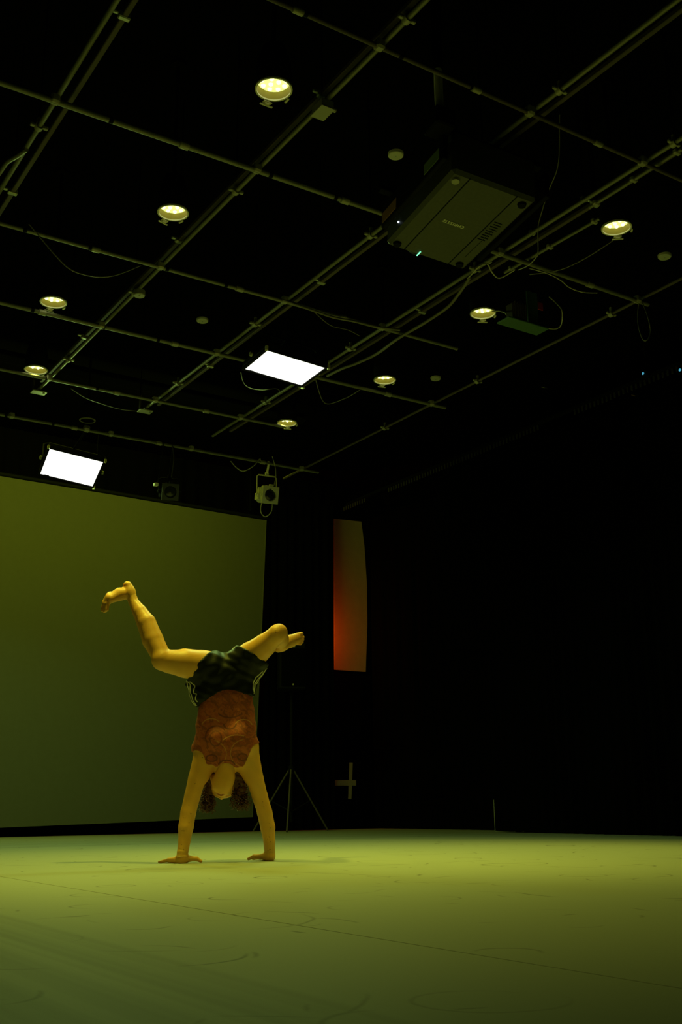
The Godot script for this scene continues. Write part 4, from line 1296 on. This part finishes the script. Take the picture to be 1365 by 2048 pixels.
# ------------------------------------------------------------------ right side
func build_right_side() -> void:
	# hung control box with a green underside plate
	var o := thing("control_box", "hung control box with green underside plate and small red label", "control box", Vector3(4.97, 3.6, -5.24))
	put("base_plate", Sh.new().box(Vector3(0, 0, 0), Vector3(0.38, 0.012, 0.13), 0.003), M.green_plate, o)
	put("upright_panel", Sh.new().box(Vector3(0.1, 0.16, 0.0), Vector3(0.1, 0.26, 0.02), 0.004), M.green_plate, o)
	put("transformer", Sh.new().box(Vector3(-0.07, 0.075, 0.01), Vector3(0.13, 0.12, 0.08), 0.008), M.strut, o)
	for i in 5:
		put("coil_fin", Sh.new().box(Vector3(-0.12 + i * 0.025, 0.08, 0.055), Vector3(0.008, 0.12, 0.012), 0.002), M.strut, o)
	put("red_label", Sh.new().box(Vector3(0.18, 0.2, 0.0), Vector3(0.05, 0.06, 0.012), 0.003), M.red_paint, o).set_meta("label", "small red label")
	put("drop_rod", Sh.new().tube([Vector3(0.1, 0.28, 0), Vector3(0.1, 1.4, 0)], 0.012, 8), M.matt_rod, o)
	cable("box_cable", [Vector3(5.175, 3.85, -5.168), Vector3(5.203, 3.8, -5.136), Vector3(5.206, 3.72, -5.084), Vector3(5.233, 3.66, -5.112), Vector3(5.251, 3.63, -5.154), Vector3(5.218, 3.61, -5.173), Vector3(5.161, 3.605, -5.185)], 0.004, M.white_cable, "pale cable curving round the right side of the control box")
	cable("box_lead", [Vector3(4.909, 3.8, -5.491), Vector3(4.873, 3.75, -5.382), Vector3(4.827, 3.68, -5.269), Vector3(4.794, 3.63, -5.214)], 0.005, M.white_cable, "short pale lead left of the control box")
	cable("coiled_cable", [Vector3(5.811, 3.86, -4.892), Vector3(5.785, 3.75, -4.894), Vector3(5.732, 3.62, -4.85), Vector3(5.733, 3.52, -4.824), Vector3(5.738, 3.5, -4.789), Vector3(5.782, 3.58, -4.788), Vector3(5.776, 3.7, -4.797), Vector3(5.829, 3.85, -4.876)], 0.004, M.grey_cable, "faint cable loop hanging at the right edge")
	# curtain track with its hooks
	var t := thing("curtain_track", "long black curtain track with rows of small hooks along the right curtain", "track", Vector3(8.42, 4.56, 1.2))
	put("rail", Sh.new().box(Vector3(0, 0.03, -7.0), Vector3(0.05, 0.04, 14.0), 0.004), M.black_metal, t)
	var hooks := Sh.new()
	for i in 130:
		var z := -6.3 - i * 0.06
		if i % 60 > 50:
			continue
		hooks.box(Vector3(-0.03, -0.03, z), Vector3(0.012, 0.06, 0.026), 0.003)
	put("hooks", hooks, M.black_cable, t).set_meta("kind", "stuff")
	for z in [-1.0, -4.0, -7.0, -10.0, -13.0]:
		put("rail_hanger", Sh.new().tube([Vector3(0, 0.05, z), Vector3(0, 0.44, z)], 0.008, 6), M.matt_rod, t)
	# network boxes with a blue lamp each
	var i := 0
	for p in [Vector3(8.1, 4.487, -6.849), Vector3(8.1, 4.363, -6.395)]:
		var u := thing("wall_device", ["small black box with a blue light above the curtain track", "small black box with a blue light at the photo's right edge"][i], "device", p, "boxes with blue lights")
		put("box_body", Sh.new().box(Vector3(0.03, 0, 0), Vector3(0.05, 0.07, 0.09), 0.008), M.black_metal, u)
		put("blue_light", Sh.new().ball(Vector3(-0.002, 0, 0), Vector3(0.008, 0.014, 0.014), 8, 10), glow(Color(0.05, 0.28, 0.4), 1.0), u)
		put("support", Sh.new().tube([Vector3(0.05, 0.03, 0), Vector3(0.05, 5.0 - p.y, 0)], 0.008, 6), M.black_metal, u)
		i += 1
	i = 0
	for p in [Vector3(7.9, 4.706, -8.056), Vector3(7.9, 4.195, -6.81)]:
		var u := thing("paper_tag", ["small pale paper tag hanging above the middle of the curtain track", "small yellowish paper tag hanging near the right end of the curtain track"][i], "tag", p, "paper tags near the curtain track")
		put("card", Sh.new().box(Vector3.ZERO, Vector3(0.06, 0.004, 0.045), 0.001, Basis.from_euler(Vector3(0.5, 0.4, 0.3))), M.pale if i == 0 else M.orange_label, u)
		put("string", Sh.new().tube([Vector3.ZERO, Vector3(0, 5.0 - p.y, 0)], 0.002, 4), M.black_metal, u)
		i += 1


# ------------------------------------------------------------------ far corner
func build_back_corner() -> void:
	var outline := PackedVector2Array([Vector2(8.4, 2.2), Vector2(8.41, 4.45), Vector2(8.9, 4.47), Vector2(8.95, 4.1), Vector2(8.985, 3.5), Vector2(8.98, 2.9), Vector2(8.94, 2.2)])
	tag(put("white_board", Sh.new().prism(outline, 0.02, Transform3D(Basis.IDENTITY, Vector3(0, 0, -13.15))), M.board), "tall pale board strip glowing reddish in the far corner", "board")
	var d := thing("black_door", "black panel door under the reddish board, marked with pale tape", "door", Vector3(8.64, 0, -13.17))
	put("leaf", Sh.new().box(Vector3(-0.09, 1.08, 0), Vector3(0.95, 2.15, 0.05), 0.006), M.black_paint, d)
	put("push_plate", Sh.new().box(Vector3(-0.3, 1.0, 0.03), Vector3(0.06, 0.2, 0.012), 0.003), M.black_metal, d)
	# strips of tape stuck on the door
	var strips := [[Vector3(8.465, 0.62, -13.13), Vector3(0.55, 0.075, 0.004), 0.0, "wide horizontal strip of pale tape on the dark door"], [Vector3(8.64, 0.65, -13.125), Vector3(0.055, 0.5, 0.004), -0.06, "upright strip of pale tape crossing the horizontal one"], [Vector3(8.25, 0.87, -13.13), Vector3(0.05, 0.08, 0.004), 0.05, "small upper left scrap of pale tape on the dark door"], [Vector3(8.22, 0.48, -13.13), Vector3(0.1, 0.075, 0.004), 0.12, "small lower left scrap of pale tape on the dark door"]]
	for s in strips:
		tag(put("tape_strip", Sh.new().box(s[0], s[1], 0.001, Basis(Vector3(0, 0, 1), s[2])), M.tape), s[3], "tape", "tape strips on the dark door")
	# red lamp in the wing, hidden by the leg curtain, that colours the board
	var r := thing("red_lamp", "small red lamp in the wing behind the leg curtain", "lamp", Vector3(7.8, 2.66, -12.95))
	put("lamp_box", Sh.new().box(Vector3(0, 0, 0), Vector3(0.16, 0.1, 0.08), 0.01), M.black_metal, r)
	put("wall_arm", Sh.new().box(Vector3(-0.04, 0, -0.17), Vector3(0.04, 0.04, 0.27), 0.005), M.black_metal, r)
	put("red_lens", Sh.new().box(Vector3(0.082, 0, 0.02), Vector3(0.006, 0.07, 0.03), 0.002), glow(Color(1.0, 0.12, 0.02), 0.6), r)
	var l := OmniLight3D.new()
	l.name = "red_light"
	l.light_color = Color(1.0, 0.07, 0.0).linear_to_srgb()
	l.light_energy = 0.3
	l.omni_range = 20.0
	l.omni_attenuation = 2.0
	l.light_size = 0.03
	l.shadow_enabled = true
	l.position = Vector3(0.12, 0, 0.1)
	r.add_child(l)
	# pale sliver between the curtains
	var sl := PackedVector2Array([Vector2(0, 0), Vector2(0.03, 0), Vector2(0.004, 0.36), Vector2(0, 0.36)])
	tag(put("pale_batten", Sh.new().prism(sl, 0.02, Transform3D(Basis(Vector3.UP, -0.6), Vector3(8.75, 0.06, -10.196) * Vector3(1, 0, 1))), M.pale), "thin pale batten standing in the gap between the right curtains", "batten")
	# loudspeaker on a tripod
	var z := -12.08
	var st := thing("speaker_stand", "thin black tripod speaker stand beside the screen's right edge", "stand", Vector3(7.06, 0, z))
	put("pole", Sh.new().tube([Vector3(0, 0.12, 0), Vector3(0, 1.72, 0)], 0.018, 12), M.black_metal, st)
	put("collar", Sh.new().lathe([Vector2(0.018, 0.7), Vector2(0.035, 0.7), Vector2(0.035, 0.8), Vector2(0.018, 0.8)], 14), M.black_metal, st)
	for a in [0.15, 2.2, 4.0]:
		var dd := Vector3(cos(a), 0, sin(a))
		put("leg", Sh.new().tube([Vector3(0, 0.75, 0) + dd * 0.03, dd * 0.5 + Vector3(0, 0.012, 0)], 0.011, 8), M.strut, st)
		put("brace", Sh.new().tube([Vector3(0, 0.25, 0) + dd * 0.02, dd * 0.27 + Vector3(0, 0.38, 0)], 0.008, 6), M.black_metal, st)
	var sp := thing("loudspeaker", "black loudspeaker with a tiny light on the tripod stand", "loudspeaker", Vector3(7.06, 1.72, z), "", Basis(Vector3.UP, -0.4))
	put("cabinet", Sh.new().box(Vector3(0, 0.32, 0), Vector3(0.34, 0.6, 0.32), 0.02).lathe([Vector2(0.0, -0.03), Vector2(0.03, -0.03), Vector2(0.03, 0.03), Vector2(0.0, 0.03)], 14), M.black_metal, sp)
	put("grille", Sh.new().box(Vector3(0, 0.3, 0.165), Vector3(0.3, 0.48, 0.014), 0.006), M.black_paint, sp)
	put("name_plate", Sh.new().box(Vector3(-0.02, 0.56, 0.172), Vector3(0.09, 0.018, 0.006), 0.002), M.clamp, sp)
	put("power_light", Sh.new().ball(Vector3(0.0, 0.08, 0.175), Vector3.ONE * 0.012, 6, 8), M.pale, sp)
